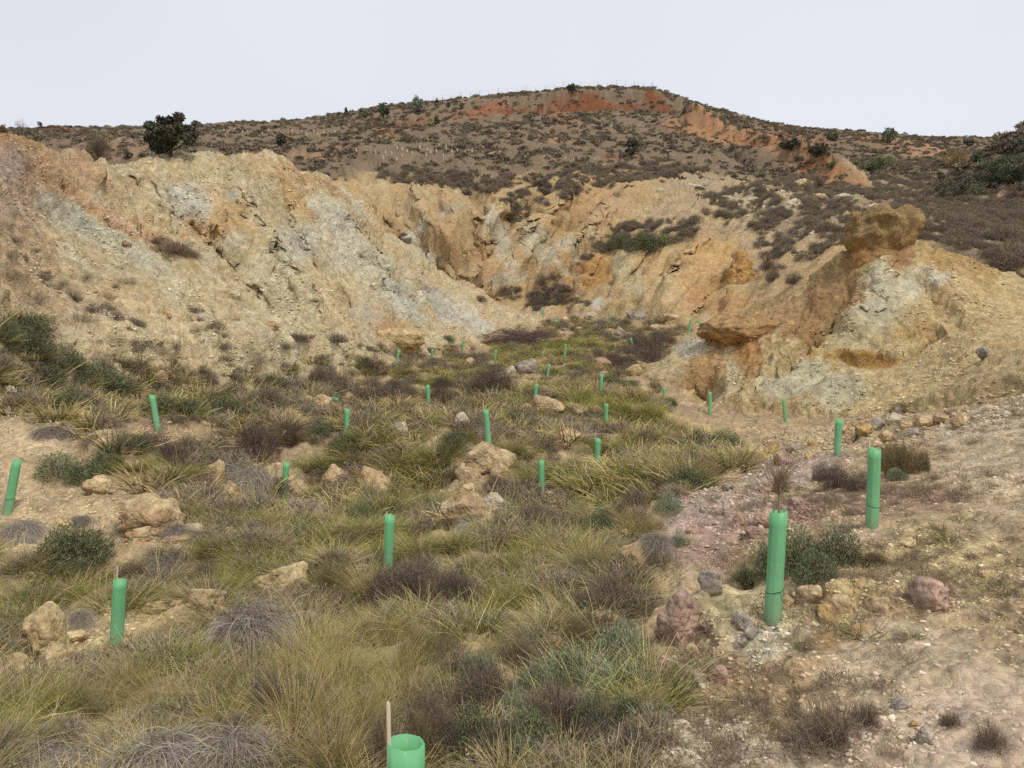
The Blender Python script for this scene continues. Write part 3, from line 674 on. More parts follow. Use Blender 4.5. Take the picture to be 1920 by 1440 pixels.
def stone_material():
    m, t, b = newmat('loose_stone'); lk = t.links
    at = nd(t, 'ShaderNodeAttribute', attribute_name='gcol', attribute_type='INSTANCER'); oi = nd(t, 'ShaderNodeObjectInfo')
    hs = nd(t, 'ShaderNodeHueSaturation'); r = nd(t, 'ShaderNodeMapRange'); r.inputs[3].default_value = .72; r.inputs[4].default_value = 1.4
    lk.new(oi.outputs['Random'], r.inputs[0]); lk.new(r.outputs[0], hs.inputs['Value']); hs.inputs['Saturation'].default_value = .9
    lk.new(at.outputs['Color'], hs.inputs['Color']); lk.new(hs.outputs[0], b.inputs['Base Color']); b.inputs['Roughness'].default_value = 1.0
    return m
# ------------------------------------------------------------------ bookkeeping
def tag(o, label, cat, group=None):
    o['label'] = label; o['category'] = cat
    if group: o['group'] = group
    return o
def put(name, me, loc, scale=(1, 1, 1), rz=0.0, parent=None, tilt=(0, 0)):
    o = bpy.data.objects.new(name, me); COL.objects.link(o)
    o.location = loc; o.scale = scale if hasattr(scale, '__len__') else (scale,) * 3; o.rotation_euler = (tilt[0], tilt[1], rz)
    if parent is not None: o.parent = parent
    return o
def dist_of(p): return (Vector(p) - CAMV).length
LAND = [  # things one can find in the picture, for saying where a plant or stone stands
    (760,1400,'the tube cut off at the bottom edge'),(1455,1080,'the tube with the bare sapling'),(1637,930,'the tall tube on the pink bank'),
    (220,1170,'the tube by the cream boulder'),(60,1190,'the upright cream boulder'),(510,1100,'the boulder capped with dead grass'),(730,1010,'the tube behind the grey thorn bush'),
    (905,870,'the biggest boulder in the valley'),(680,905,'the cracked square boulder'),(1015,905,'the tube standing in open grass'),(535,905,'the tube with the tall cane'),
    (20,915,'the tube at the left edge'),(290,780,'the tube tilted on the left slope'),(1572,820,'the tube below the rock heap'),(965,630,'the brushwood pile'),
    (1400,950,'the pink rubble'),(1200,750,'the bright green grass patch'),(1030,765,'the round boulder mid valley'),(875,950,'the split low boulder'),(270,970,'the overhung ledge rock'),
    (650,795,'the small tube left of mid valley'),(803,740,'the tube among purple scrub'),(1331,755,'the tube under the orange hollow'),(1470,770,'the tube before the grey fan'),
    (1275,1130,'the tall pink boulder'),(1750,1110,'the pink-brown boulder'),(1650,430,'the capped pinnacle'),(740,620,'the ochre ledge at the bank foot'),(1120,850,'the tube beside the grass hump'),
    (1127,720,'the tube left of the yellow mound'),(745,672,'the tube at the bank foot'),(1185,645,'the tube by the dark gully scrub'),(1300,615,'the pair of tubes on the saddle'),(1655,805,'the rock heap'),
    (100,700,'the left slope'),(1850,680,'the right slope')]
used_labels = {}
def where(px, py, skip=None):
    best = sorted(LAND, key=lambda q: math.hypot(px - q[0], (py - q[1]) * 1.4))
    for q in best:
        if skip and q[2] == skip: continue
        dx, dy = px - q[0], py - q[1]; dd = math.hypot(dx, dy * 1.4)
        if abs(dx) > abs(dy) * 1.1: rel = 'right of' if dx > 0 else 'left of'
        else: rel = 'in front of' if dy > 0 else 'behind'
        near = 'just ' if dd < 70 else ('well ' if dd > 170 else '')
        return near + rel + ' ' + q[2]
def unique(label, px, py):
    l = label + ' ' + where(px, py)
    if l in used_labels:
        for ex in ('smaller ', 'second ', 'third ', 'fourth ', 'fifth ', 'further '):
            if ex + l not in used_labels: l = ex + l; break
    used_labels[l] = 1
    return l

# ------------------------------------------------------------------ plants: one of each kind
gA = np.array
straw = alb(196, 178, 126); green = alb(112, 120, 56); yellowgreen = alb(130, 136, 60); dgreen = alb(74, 86, 42); base_br = alb(78, 70, 42)  # base_br: brown blade foot, darkened to paint the shade inside a tuft
greyd = alb(190, 180, 166); greyb = alb(138, 128, 116); twig = alb(116, 100, 86); twigt = alb(160, 144, 126); purp = alb(116, 100, 86); leafg = alb(112, 120, 86); leafd = alb(84, 92, 62); bluel = alb(128, 138, 108)
KIND = {}
def kind(key, name, cat, desc, builder, n, nomR, nomH, mat=PLANT):
    KIND[key] = dict(name=name, cat=cat, desc=desc, R=nomR, H=nomH, me=[mesh_obj_data(name, *builder(i), mat) for i in range(n)])
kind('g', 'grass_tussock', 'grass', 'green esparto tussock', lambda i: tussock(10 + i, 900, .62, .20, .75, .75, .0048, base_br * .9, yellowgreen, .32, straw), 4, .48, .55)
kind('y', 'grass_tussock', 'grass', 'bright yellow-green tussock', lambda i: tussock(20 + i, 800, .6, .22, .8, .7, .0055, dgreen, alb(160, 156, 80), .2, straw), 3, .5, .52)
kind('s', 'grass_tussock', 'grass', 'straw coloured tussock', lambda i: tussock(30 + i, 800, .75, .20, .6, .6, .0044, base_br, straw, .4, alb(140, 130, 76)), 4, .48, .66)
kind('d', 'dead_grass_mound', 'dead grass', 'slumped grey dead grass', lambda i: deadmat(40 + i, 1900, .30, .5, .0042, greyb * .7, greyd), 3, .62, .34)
kind('b', 'thorn_shrub', 'shrub', 'grey-brown thorny shrub', lambda i: shrub(50 + i, 2300, .5, .5, .0042, .12, .010, twig * .38, twigt * .8, 700, alb(112, 104, 80), .016), 4, .5, .52)  # scaled-down twig bases, here and below, paint the shade inside the shrubs
kind('p', 'heath_shrub', 'shrub', 'dark purple-brown shrub', lambda i: shrub(60 + i, 2300, .5, .42, .005, .12, .010, purp * .42, alb(124, 106, 96), 500, alb(98, 94, 68), .02), 3, .5, .44)
kind('k', 'evergreen_shrub', 'shrub', 'dark green bushy shrub', lambda i: shrub(70 + i, 1500, .5, .5, .0045, .10, .010, twig * .35, leafd * .7, 2600, leafg * .82, .032), 4, .5, .52)
kind('u', 'evergreen_shrub', 'shrub', 'blue-green feathery shrub', lambda i: shrub(80 + i, 1500, .5, .5, .0045, .13, .009, twig * .4, bluel * .8, 2600, bluel, .03, up=.9), 3, .5, .54)
kind('o', 'broom_shrub', 'shrub', 'olive brown brushy shrub', lambda i: shrub(90 + i, 2400, .42, .55, .0042, .22, .008, twig * .55, alb(138, 122, 80), 400, alb(120, 116, 70), .02, up=1.3), 3, .45, .62)
kind('t', 'grass_tuft', 'grass', 'small dark green tuft', lambda i: tussock(100 + i, 170, .26, .10, .9, .5, .0055, dgreen, alb(96, 112, 62), .2, straw), 3, .22, .2)
kind('w', 'dry_tuft', 'dry plant', 'low dry brown tuft', lambda i: shrub(110 + i, 420, .5, .26, .006, .16, .006, twig, alb(150, 132, 108), 120, alb(130, 120, 84), .025, up=.6, nst=10), 4, .5, .3)
kind('x', 'dead_twig_bush', 'dead shrub', 'dead dark twiggy bush', lambda i: shrub(120 + i, 1300, .5, .32, .0055, .2, .016, alb(98, 84, 72), alb(140, 122, 104), 0, None, up=.3, fill=.1, nst=30), 2, .5, .36)
_cnt = [0]
def plant(key, px, py, wpx, hpx, label=None, group=None, d=None, sink=.03):
    K = KIND[key]; p, n = hit(px, py)
    if p is None: return None
    dd = p.y / (CP)                              # depth along the view
    sx = wpx / F * dd / (2 * K['R']); sz = hpx / F * dd / K['H']
    i = _cnt[0]; _cnt[0] += 1
    me = K['me'][(i * 7 + i // 3) % len(K['me'])]
    o = put(K['name'], me, (p.x, p.y, p.z - sink * sz), (sx, sx * (.85 + .3 * random.random()), sz), random.random() * 6.28)
    big = 'large ' if wpx > 150 else ('small ' if wpx < 62 else '')
    dsc = K['desc'] if not (big and K['desc'].startswith('small')) else K['desc']
    tag(o, label or unique((big if not K['desc'].startswith('small') else '') + dsc, px, py), K['cat'], group or K['cat'] + ' plants of the valley')
    return o
# ------------------------------------------------------------------ tree shelters
def tube_material():
    m, t, b = newmat('green_plastic'); lk = t.links
    tc_ = nd(t, 'ShaderNodeTexCoord'); sx = nd(t, 'ShaderNodeSeparateXYZ'); lk.new(tc_.outputs['Object'], sx.inputs[0])
    # the lower half is a fine net, a little paler
    net = nd(t, 'ShaderNodeMath', operation='LESS_THAN'); lk.new(sx.outputs[2], net.inputs[0]); net.inputs[1].default_value = .56
    an = nd(t, 'ShaderNodeMath', operation='ARCTAN2'); lk.new(sx.outputs[0], an.inputs[0]); lk.new(sx.outputs[1], an.inputs[1])
    cb = nd(t, 'ShaderNodeCombineXYZ'); lk.new(an.outputs[0], cb.inputs[0])
    zm = nd(t, 'ShaderNodeMath', operation='MULTIPLY'); zm.inputs[1].default_value = 11.0; lk.new(sx.outputs[2], zm.inputs[0]); lk.new(zm.outputs[0], cb.inputs[1])
    vo = nd(t, 'ShaderNodeTexVoronoi', Scale=5.0, Randomness=.0); lk.new(cb.outputs[0], vo.inputs['Vector'])
    dot = nd(t, 'ShaderNodeMath', operation='LESS_THAN'); lk.new(vo.outputs['Distance'], dot.inputs[0]); dot.inputs[1].default_value = .30
    am = nd(t, 'ShaderNodeMath', operation='MULTIPLY'); lk.new(net.outputs[0], am.inputs[0]); lk.new(dot.outputs[0], am.inputs[1])
    no = nd(t, 'ShaderNodeTexNoise', Scale=3.0, Detail=4.0); lk.new(tc_.outputs['Object'], no.inputs['Vector'])
    mx = nd(t, 'ShaderNodeMix', data_type='RGBA'); mx.inputs[6].default_value = (.29, .70, .37, 1); mx.inputs[7].default_value = (.46, .78, .50, 1)
    lk.new(am.outputs[0], mx.inputs[0])
    hs = nd(t, 'ShaderNodeHueSaturation'); r = nd(t, 'ShaderNodeMapRange'); r.inputs[3].default_value = .78; r.inputs[4].default_value = 1.25; lk.new(no.outputs[0], r.inputs[0])
    # splashed soil on the foot of the sleeve
    dz = nd(t, 'ShaderNodeMapRange'); dz.inputs[1].default_value = .0; dz.inputs[2].default_value = .30; dz.inputs[3].default_value = .75; dz.inputs[4].default_value = .0; lk.new(sx.outputs[2], dz.inputs[0])
    n5 = nd(t, 'ShaderNodeTexNoise', Scale=26.0, Detail=5.0); lk.new(tc_.outputs['Object'], n5.inputs['Vector']); dm2 = nd(t, 'ShaderNodeMath', operation='MULTIPLY'); lk.new(dz.outputs[0], dm2.inputs[0]); lk.new(n5.outputs[0], dm2.inputs[1])
    mx2 = nd(t, 'ShaderNodeMix', data_type='RGBA'); lk.new(dm2.outputs[0], mx2.inputs[0]); lk.new(mx.outputs[2], mx2.inputs[6]); mx2.inputs[7].default_value = (.50, .40, .26, 1)
    lk.new(r.outputs[0], hs.inputs['Value']); lk.new(mx2.outputs[2], hs.inputs['Color']); lk.new(hs.outputs[0], b.inputs['Base Color'])
    b.inputs['Roughness'].default_value = .42; b.inputs['Specular IOR Level'].default_value = .4
    tr_ = nd(t, 'ShaderNodeBsdfTranslucent'); lk.new(hs.outputs[0], tr_.inputs[0])
    ms = nd(t, 'ShaderNodeMixShader'); ms.inputs[0].default_value = .45
    lk.new(b.outputs[0], ms.inputs[1]); lk.new(tr_.outputs[0], ms.inputs[2]); lk.new(ms.outputs[0], t.nodes['Material Output'].inputs[0])
    return m
TUBEM = tube_material()
def plain(name, c, rough=.8):
    m, t, b = newmat(name); b.inputs['Roughness'].default_value = rough
    n = nd(t, 'ShaderNodeTexNoise', Scale=9.0, Detail=5.0); tc_ = nd(t, 'ShaderNodeTexCoord'); t.links.new(tc_.outputs['Object'], n.inputs['Vector'])
    mx = nd(t, 'ShaderNodeMix', data_type='RGBA'); mx.inputs[6].default_value = (*[q * .72 for q in c], 1); mx.inputs[7].default_value = (*[min(1, q * 1.25) for q in c], 1)
    t.links.new(n.outputs[0], mx.inputs[0]); t.links.new(mx.outputs[2], b.inputs['Base Color'])
    return m
CANE = plain('cane', alb(206, 190, 166)); WIRE = plain('wire', (.03, .03, .03), .5); SAPM = plain('bark', alb(146, 124, 100)); PALE = plain('pale_plastic', alb(196, 186, 160))

def sleeve_mesh(seed, oval=1.0, sides=32):
    """unit-height hollow sleeve, rounded-square section with folded edges, wavy rim"""
    g = np.random.default_rng(seed); k = 9; v = []
    an = np.arange(sides) * 2 * np.pi / sides; ph = g.random() * 6
    prof = .6 + .4 * np.cos(np.pi / 8) / np.cos(np.mod(an, np.pi / 4) - np.pi / 8) * 1.04 + .03 * (np.mod(np.arange(sides), sides // 8) == 0) + .02 * np.cos(2 * an + ph)
    zz = np.linspace(0, 1, k)
    for wall in (0, 1):
        for i, z_ in enumerate(zz):
            r_ = (.078 - wall * .0045) * prof * (1 + .03 * math.sin(3 * z_ + ph))
            zt = z_ + (.012 * np.sin(an + ph) if i == k - 1 else 0)
            v.append(np.stack([r_ * np.cos(an) * oval, r_ * np.sin(an) / oval, np.broadcast_to(zt, sides)], 1))
    v = np.concatenate(v); f = []
    for wall in (0, 1):
        o = wall * k * sides
        for i in range(k - 1):
            for j in range(sides):
                q = (o + i * sides + j, o + i * sides + (j + 1) % sides, o + (i + 1) * sides + (j + 1) % sides, o + (i + 1) * sides + j)
                f.append(q if wall == 0 else q[::-1])
    t0, t1 = (k - 1) * sides, k * sides + (k - 1) * sides
    for j in range(sides): f.append((t0 + j, t0 + (j + 1) % sides, t1 + (j + 1) % sides, t1 + j))
    return mesh_obj_data('sleeve', v, np.array(f), None, TUBEM, False)
SLEEVES = [sleeve_mesh(i) for i in range(4)]
cane_v, cane_f, _ = tube_path([(0, 0, -.05), (.003, 0, .4), (0, .004, .8), (.004, 0, 1.0)], [.013, .013, .012, .011], 8)
CANE_ME = mesh_obj_data('cane', cane_v, np.r_[cane_f], None, CANE, True)
an = np.linspace(0, 2 * np.pi, 25)
tv, tf, _ = tube_path(np.stack([.084 * np.cos(an), .084 * np.sin(an), .02 * np.sin(an)], 1), .0025, 5)
tv2, tf2, _ = tube_path([(.084, 0, 0), (.14, .02, .03), (.22, .03, -.03), (.30, .05, -.05)], .003, 5)
TIE_ME = mesh_obj_data('tie', np.r_[tv, tv2], np.r_[tf, tf2 + len(tv)], None, WIRE)
def sapling_mesh():
    g = np.random.default_rng(5); parts = [tube_path([(0, 0, .2), (.01, 0, .7), (0, .01, 1.12), (.01, 0, 1.3)], [.008, .007, .006, .004], 6)]
    for i in range(70):
        z0 = 1.1 + .2 * g.random(); a = g.random() * 6.28; l = .12 + .22 * g.random(); s_ = .25 + .5 * g.random()
        p0 = np.array([0, 0, z0]); d_ = np.array([math.cos(a) * s_, math.sin(a) * s_, 1]); d_ /= np.linalg.norm(d_)
        parts.append(tube_path([p0, p0 + d_ * l * .5 + g.normal(size=3) * .012, p0 + d_ * l + g.normal(size=3) * .02], [.0022, .0018, .001], 4))
    v, f, c = joinp(parts); return mesh_obj_data('sapling', v, f, None, SAPM)
SAP_ME = sapling_mesh()

def shelter(xb, yb, xt, yt, label, cane=None, d=None, tie=False, sap=False, wscale=1.0, full=None):
    p, n = hit(xb, yb)
    if d is not None: p = Vector(P(xb, yb, d))
    dep = p.y
    top = Vector(P(xt, yt, dep)); ax = top - p; H = ax.length if full is None else full
    rt = bpy.data.objects.new('tree_shelter', None); COL.objects.link(rt); rt.empty_display_size = .1
    rt.location = p; q = Vector((0, 0, 1)).rotation_difference(ax.normalized()); rt.rotation_mode = 'QUATERNION'; rt.rotation_quaternion = q
    tag(rt, label, 'tree shelter', 'green tree shelters in the valley')
    i = len([o for o in COL.objects if o.name.startswith('tree_shelter')])
    k = .6 * wscale
    s = put('sleeve', SLEEVES[i % 4], (0, 0, -.03), (k, k, H + .03), i * 1.3, rt)
    if cane: put('cane', CANE_ME, (-.035 * wscale, .02, 0), (.55, .55, H + cane / F * dep), .4, rt)
    if tie: put('tie', TIE_ME, (0, 0, H * .26), (k * 1.0, k * 1.0, k), i * 2.1 + 2.5, rt)
    if sap: put('sapling', SAP_ME, (0, 0, 0), (1, 1, .62 * H / .6), 0, rt)
    return rt
SH = [
 (1449,1159,1460,959,'tall green tube with bare sapling on the right foreground',None,dict(tie=True,sap=True)),
 (1635,984,1640,841,'tall green tube standing on the pink bank at right',16,dict(tie=True)),
 (218,1214,225,1086,'green tube with thin cane beside the upright cream boulder',24,{}),
 (727,1086,731,966,'green tube rising behind the grey thorn bush',6,dict(d=7.5)),
 (1016,939,1015,863,'green tube standing alone in open grass mid valley',None,{}),
 (917,838,911,769,'leaning green tube behind the biggest valley boulder',20,dict(d=13.6)),
 (1119,886,1121,822,'green tube half sunk behind the grass hump',17,dict(d=13)),
 (532,937,537,868,'green tube with tall cane left of the square boulder',26,{}),
 (297,811,285,741,'green tube tilted left on the left slope',None,dict(tie=True)),
 (14,961,32,863,'leaning green tube at the left edge of the photo',10,dict(tie=True)),
 (649,826,651,767,'small green tube among scrub left of mid valley',8,dict(d=15)),
 (1570,853,1573,786,'green tube below the rock heap and the yellow mound',16,{}),
 (1331,778,1331,735,'slim green tube under the orange hollow of the mound',5,{}),
 (1473,791,1469,748,'green tube in front of the grey fan of the mound',4,{}),
 (804,762,802,722,'green tube among dark purple scrub',None,dict(d=20.5)),
 (1126,743,1128,702,'green tube with dark cane left of the yellow mound',4,{}),
 (1136,790,1137,757,'short green tube inside the bright green grass patch',14,dict(d=17.5)),
 (1003,758,1006,720,'green tube behind the round boulder mid valley',None,dict(d=20)),
 (1244,751,1246,727,'small dark green tube at the left toe of the mound',None,{}),
 (1026,708,1030,683,'leaning green tube right of the low grey boulder',None,{}),
 (743,686,748,657,'leaning green tube at the bank foot, leftmost far one',None,{}),
 (808,684,811,655,'green tube at the bank foot, second from the left',None,{}),
 (867,656,869,637,'small green tube left of the brushwood pile',None,{}),
 (927,682,930,656,'green tube in front of the brushwood pile',None,{}),
 (1059,671,1060,645,'green tube in the yellow-green grass right of the brushwood',None,{}),
 (1187,658,1183,634,'green tube tilted left beside dark gully scrub',None,{}),
 (1292,625,1295,598,'left one of the pair of tubes on the saddle',4,{}),
 (1316,631,1312,602,'right one of the pair of tubes on the saddle',8,{}),
 (1018,595,1019,577,'far green tube beside the end of the bank',None,{}),
 (1038,609,1039,597,'far green tube, left of two close together',None,{}),
 (1047,609,1048,597,'far green tube, right of two close together',None,{}),
 (1094,580,1094,569,'tiny green tube at the valley head before grey stones',None,{}),
 (1144,607,1142,587,'far green tube right of the white scree patch',None,{}),
 (1119,617,1118,607,'tiny green tube behind the yellow grass',None,{}),
 (1232,608,1230,595,'far green tube under the yellow eroded cliff',None,{}),
 (960,560,963,547,'tiny green tube in the gully behind the bank',None,{}),
]
for a in SH: shelter(*a[:5], cane=a[5], **a[6])
# the nearest one, cut by the lower edge of the picture
tp = P(761, 1392, 2.12)
gp, _ = drop(tp[0], tp[1])
rt = bpy.data.objects.new('tree_shelter', None); COL.objects.link(rt); rt.location = (gp.x, gp.y, gp.z)
tag(rt, 'nearest pale green tube with a cut cane, cropped by the bottom edge', 'tree shelter', 'green tree shelters in the valley')
NEARM = TUBEM
Hn = tp[2] - gp.z
sl = put('sleeve', sleeve_mesh(9, 1.04, 48), (0, 0, -.03), (.63, .63, Hn + .03), .9, rt)
cv, cf, _ = tube_path([(0, 0, -.05), (.002, 0, .3), (0, .003, .55), (.001, 0, .6), (.002, .001, .78), (.002, .001, .80), (0, 0, .81)], [.0062, .0062, .006, .0064, .006, .0056, .003], 10)
put('cane', mesh_obj_data('cane', cv, cf, None, CANE, True), (-.035, -.012, 0), (1, 1, (Hn + .122) / .81), 0, rt, (0, -.02))
# a fallen one
p, n = hit(622, 750)
rt = bpy.data.objects.new('tree_shelter', None); COL.objects.link(rt); rt.location = p + Vector((-.3, 0, .07)); rt.rotation_euler = (0, R(97), R(-8))
tag(rt, 'fallen green tube lying on pale stones left of mid valley', 'tree shelter', 'green tree shelters in the valley')
put('sleeve', SLEEVES[1], (0, 0, 0), (.6, .6, .5), 0, rt)

# pale shelters far up on the hill terrace
pv, pf, _ = tube_path([(0, 0, 0), (0, 0, .5), (.01, 0, 1)], [.5, .5, .47], 8)
PALE_ME = mesh_obj_data('tree_shelter', pv, pf, None, PALE)
zl = [(328,690),(420,705),(503,712),(590,705),(645,715),(568,755),(690,770),(738,738),(783,695),(830,712),(695,665),(740,680),(900,662),(955,735),(997,705),(1047,695),(1110,735),(1135,660),(1187,700),(1235,690),(1280,718),(1305,715),(1368,700),(1615,710),(1850,745),(1870,735),(1075,650)]
far_pts = [(a / 4.8 + 600, b / 4.8 + 141, 6.5) for a, b in zl] + [(985,299,6),(990,293,5),(1020,297,6),(1060,299,5),(1075,301,5),(1115,301,5)]
far_pts += [(x_, y_, 4.2) for x_, y_ in [(478,247),(492,252),(503,246),(515,250),(540,252),(548,247),(556,253),(566,249),(575,254),(588,248),(596,253),(607,250),(615,256),(628,249),(420,246),(440,244),(455,249),(400,245)]]
for i, (px, py, hp) in enumerate(far_pts):
    p, n = hit(px, py)
    if p is None: continue
    hh = hp / F * p.y
    o = put('tree_shelter', PALE_ME, p, (.14 * p.y / 90, .14 * p.y / 90, hh), 0)
    tag(o, 'tiny pale tree shelter in the planted rows on the hill' if py > 262 else 'speck of a pale tree shelter near the left skyline', 'tree shelter', 'pale shelters on the hill terrace' if py > 262 else 'pale shelters near the skyline')

# ------------------------------------------------------------------ rocks
ROCKC = dict(tan=(alb(208,186,146), alb(180,150,114)), cream=(alb(216,196,150), alb(196,170,128)), pink=(alb(192,166,146), alb(172,142,124)), grey=(alb(182,170,154), alb(154,142,128)), ochre=(alb(198,170,120), alb(178,146,98)), brown=(alb(160,130,100), alb(130,104,78)), white=(alb(214,202,178), alb(194,178,152)))
_rm = {}
def rock_mesh(i, col, sub=4):
    k = (i, col, sub)
    if k not in _rm:
        v, f = make_rock(200 + i, sub, 1.0, .2 + .05 * (i % 3), .8 + .06 * (i % 4), .06)
        t = np.clip(.5 + 1.1 * noise3(v * 1.6 + i * 3, 3) + .6 * noise3(v * 5 + i, 4), 0, 1)[:, None]; c1, c2 = ROCKC[col]
        _rm[k] = mesh_obj_data('boulder', v, f, c1 * (1 - t) + c2 * t, EARTH, True)
    return _rm[k]
def rock(px, py, wpx, hpx, col, label=None, i=None, sink=.35, rz=None, tilt=(0, 0), name='boulder', group=None, sub=4, dep=.8):
    """px,py = foot of the visible stone"""
    p, n = hit(px, py)
    if p is None: return
    rx = wpx / F * p.y / 2; vis_h = hpx / F * p.y; rzz = vis_h / (2 - 2 * sink + 1e-6)
    i = _cnt[0] % 9 if i is None else i; _cnt[0] += 1
    o = put(name, rock_mesh(i, col, sub), (p.x, p.y + rx * dep * .7, p.z + rzz * (1 - 2 * sink)), (rx, rx * dep, rzz), random.random() * 6.28 if rz is None else rz, None, tilt)
    tag(o, label or unique({'tan': 'tan', 'cream': 'cream', 'pink': 'pinkish', 'grey': 'grey', 'ochre': 'ochre yellow', 'brown': 'brown', 'white': 'whitish'}[col] + (' boulder' if name == 'boulder' else ' stone'), px, py), 'rock', group or 'stones of the valley')
    return o
for a in [
 (70,1238,112,122,'cream','upright cream clay boulder at the lower left',2,.15),(95,1252,80,40,'cream'),(130,1205,50,24,'cream'),(20,1262,60,26,'cream'),
 (515,1145,135,82,'cream','pale boulder with dead grass slumped over its front',5,.2),(370,1140,100,34,'tan'),(300,1150,80,20,'cream'),(410,1165,60,20,'tan'),
 (912,890,96,66,'tan','biggest tan boulder in mid valley below the leaning tube',3,.2),(880,900,50,26,'tan'),(940,905,60,36,'tan'),(878,926,40,24,'tan'),(935,870,70,30,'tan'),
 (692,935,96,58,'tan','cracked square tan boulder right of a green tube',7,.15),(628,922,76,46,'tan','squat tan boulder left of the cracked square one',1,.2),(660,945,60,18,'tan'),
 (868,985,110,58,'tan','low split tan boulder with dead grass',6,.2),(925,975,70,40,'white'),(840,995,60,24,'tan'),(912,1000,80,26,'tan'),
 (1032,785,66,44,'tan','round tan boulder in mid valley beneath a tube',4,.2),(990,780,50,26,'tan'),(1085,780,60,24,'tan'),(1115,780,40,20,'tan'),(1070,838,90,34,'tan'),(1030,830,50,22,'tan'),(865,800,34,22,'white'),(750,820,40,34,'white'),(738,808,24,20,'tan'),
 (265,1000,130,56,'tan','overhung tan ledge rock on the left of the valley',8,.3),(312,1010,56,54,'tan'),(350,1005,70,24,'white'),(250,1015,60,24,'tan'),(330,1020,60,16,'tan'),(420,1010,50,20,'tan'),
 (1205,1058,104,46,'tan','wide tan boulder half under dry grass by pink rubble',2,.3),(1242,1022,44,26,'ochre','small ochre yellow stone at the edge of the pink rubble'),(1278,1205,76,110,'pink','tall pink boulder left of the tube with the sapling',3,.25),(1300,1232,40,30,'tan'),(1245,1190,40,30,'tan'),
 (1337,1118,44,52,'grey','grey upright stone left of the tube with the sapling',0,.2),(1748,1145,92,56,'pink','pink-brown crumbly boulder on the right foreground',5,.2),(1745,1106,56,20,'pink'),(1790,1120,30,26,'pink'),
 (1395,1178,44,24,'grey'),(1415,1196,40,20,'grey'),(1400,1208,36,18,'grey'),(1440,1185,24,12,'grey'),(1552,1164,44,32,'ochre','round ochre lump at the foot of the sapling tube hollow'),(1350,1282,48,36,'pink','small red-pink stone in the right foreground',3,.25),(1312,1285,26,20,'grey'),
 (1685,798,52,22,'white','pale flat block on top of the rock heap',1,.2),(1650,806,40,24,'grey'),(1622,818,42,26,'ochre','ochre yellow stone in the rock heap',6,.2),(1600,828,30,16,'tan'),(1590,812,28,18,'tan'),(1705,802,30,16,'tan'),(1640,795,34,20,'tan'),(1740,800,50,24,'tan'),(1805,800,40,26,'tan'),(1770,790,30,14,'tan'),(1720,820,40,18,'grey'),(1665,825,34,14,'tan'),(1525,838,22,16,'ochre'),(1450,852,40,22,'ochre'),(1490,848,34,20,'grey','grey and red block on the pink bank crest'),(1475,870,44,26,'pink'),(1430,862,26,16,'ochre'),(1380,856,24,20,'tan'),(1340,868,36,18,'cream'),(1520,860,24,18,'cream'),(1690,776,36,12,'white'),
 (1850,668,36,20,'grey','single grey stone lying on the right slope'),(655,760,40,22,'tan'),(600,762,56,30,'tan'),(575,758,34,18,'tan'),(985,700,54,28,'grey'),(1190,705,50,22,'tan'),(1130,690,50,20,'tan'),(960,700,26,14,'white'),(880,690,30,16,'tan'),(915,690,34,14,'tan'),(1165,632,34,18,'grey'),(1050,628,26,12,'tan'),(1085,622,36,12,'tan'),(1110,600,40,16,'white'),(1200,600,50,16,'grey'),(1260,600,40,14,'tan'),(1185,590,30,12,'grey'),(1060,605,24,10,'tan'),(1240,620,40,14,'tan'),
 (15,738,22,14,'white','small white stone on the left slope edge'),(70,765,22,14,'grey'),(235,462,26,14,'brown','brown slab on the grey-blue scree of the bank'),(345,735,66,16,'tan'),(290,720,44,26,'tan'),(140,790,60,24,'cream'),(110,985,40,18,'cream'),(180,925,60,26,'cream'),(400,905,40,46,'tan'),(430,935,50,30,'tan'),(590,905,30,16,'tan'),(700,540,20,12,'white'),(720,505,22,10,'white'),(780,560,30,16,'white'),(800,548,24,14,'grey'),(505,612,30,12,'tan'),(310,592,18,14,'tan'),(360,600,20,12,'tan'),(340,672,20,12,'cream'),(295,640,26,12,'tan'),(440,600,20,12,'tan'),
 (820,280,16,9,'brown','brown boulder on the hill terrace among pale shelters'),(800,283,9,6,'grey'),(925,292,34,9,'tan','long pale outcrop on the hill terrace'),(1490,383,40,12,'white'),(1540,376,40,12,'tan'),(1410,378,36,10,'white'),(1300,352,40,10,'white'),(1585,370,50,12,'white'),(1695,378,20,10,'white'),(1500,350,30,16,'tan'),(1760,430,30,12,'tan'),(1640,390,24,10,'white'),(1525,440,18,8,'white'),(1545,462,24,8,'white'),(1475,335,8,5,'white'),(1470,374,20,10,'tan'),(1360,372,24,9,'tan'),(1240,360,24,9,'white'),
 (1140,1168,60,18,'tan'),(960,1165,60,22,'pink'),(1700,1330,48,16,'grey','flat grey slab in the lower right corner area'),(1740,1398,36,34,'grey'),(1715,1362,18,8,'ochre'),(1620,1050,40,18,'tan'),(1710,1025,40,14,'cream'),(1850,1080,26,12,'tan'),(1580,1148,60,36,'tan'),(1520,1130,60,34,'tan'),(1650,1150,60,30,'tan'),(1480,1140,36,22,'tan'),
 (1390,985,40,24,'pink'),(1440,990,54,30,'pink'),(1420,1006,36,20,'pink'),(1300,1000,30,16,'pink'),(1440,925,34,14,'pink'),(1500,950,46,20,'pink'),(1365,920,28,16,'grey'),(1320,960,24,12,'grey'),
]:
    rock(*a[:5], label=a[5] if len(a) > 5 else None, i=a[6] if len(a) > 6 else None, sink=a[7] if len(a) > 7 else .35)
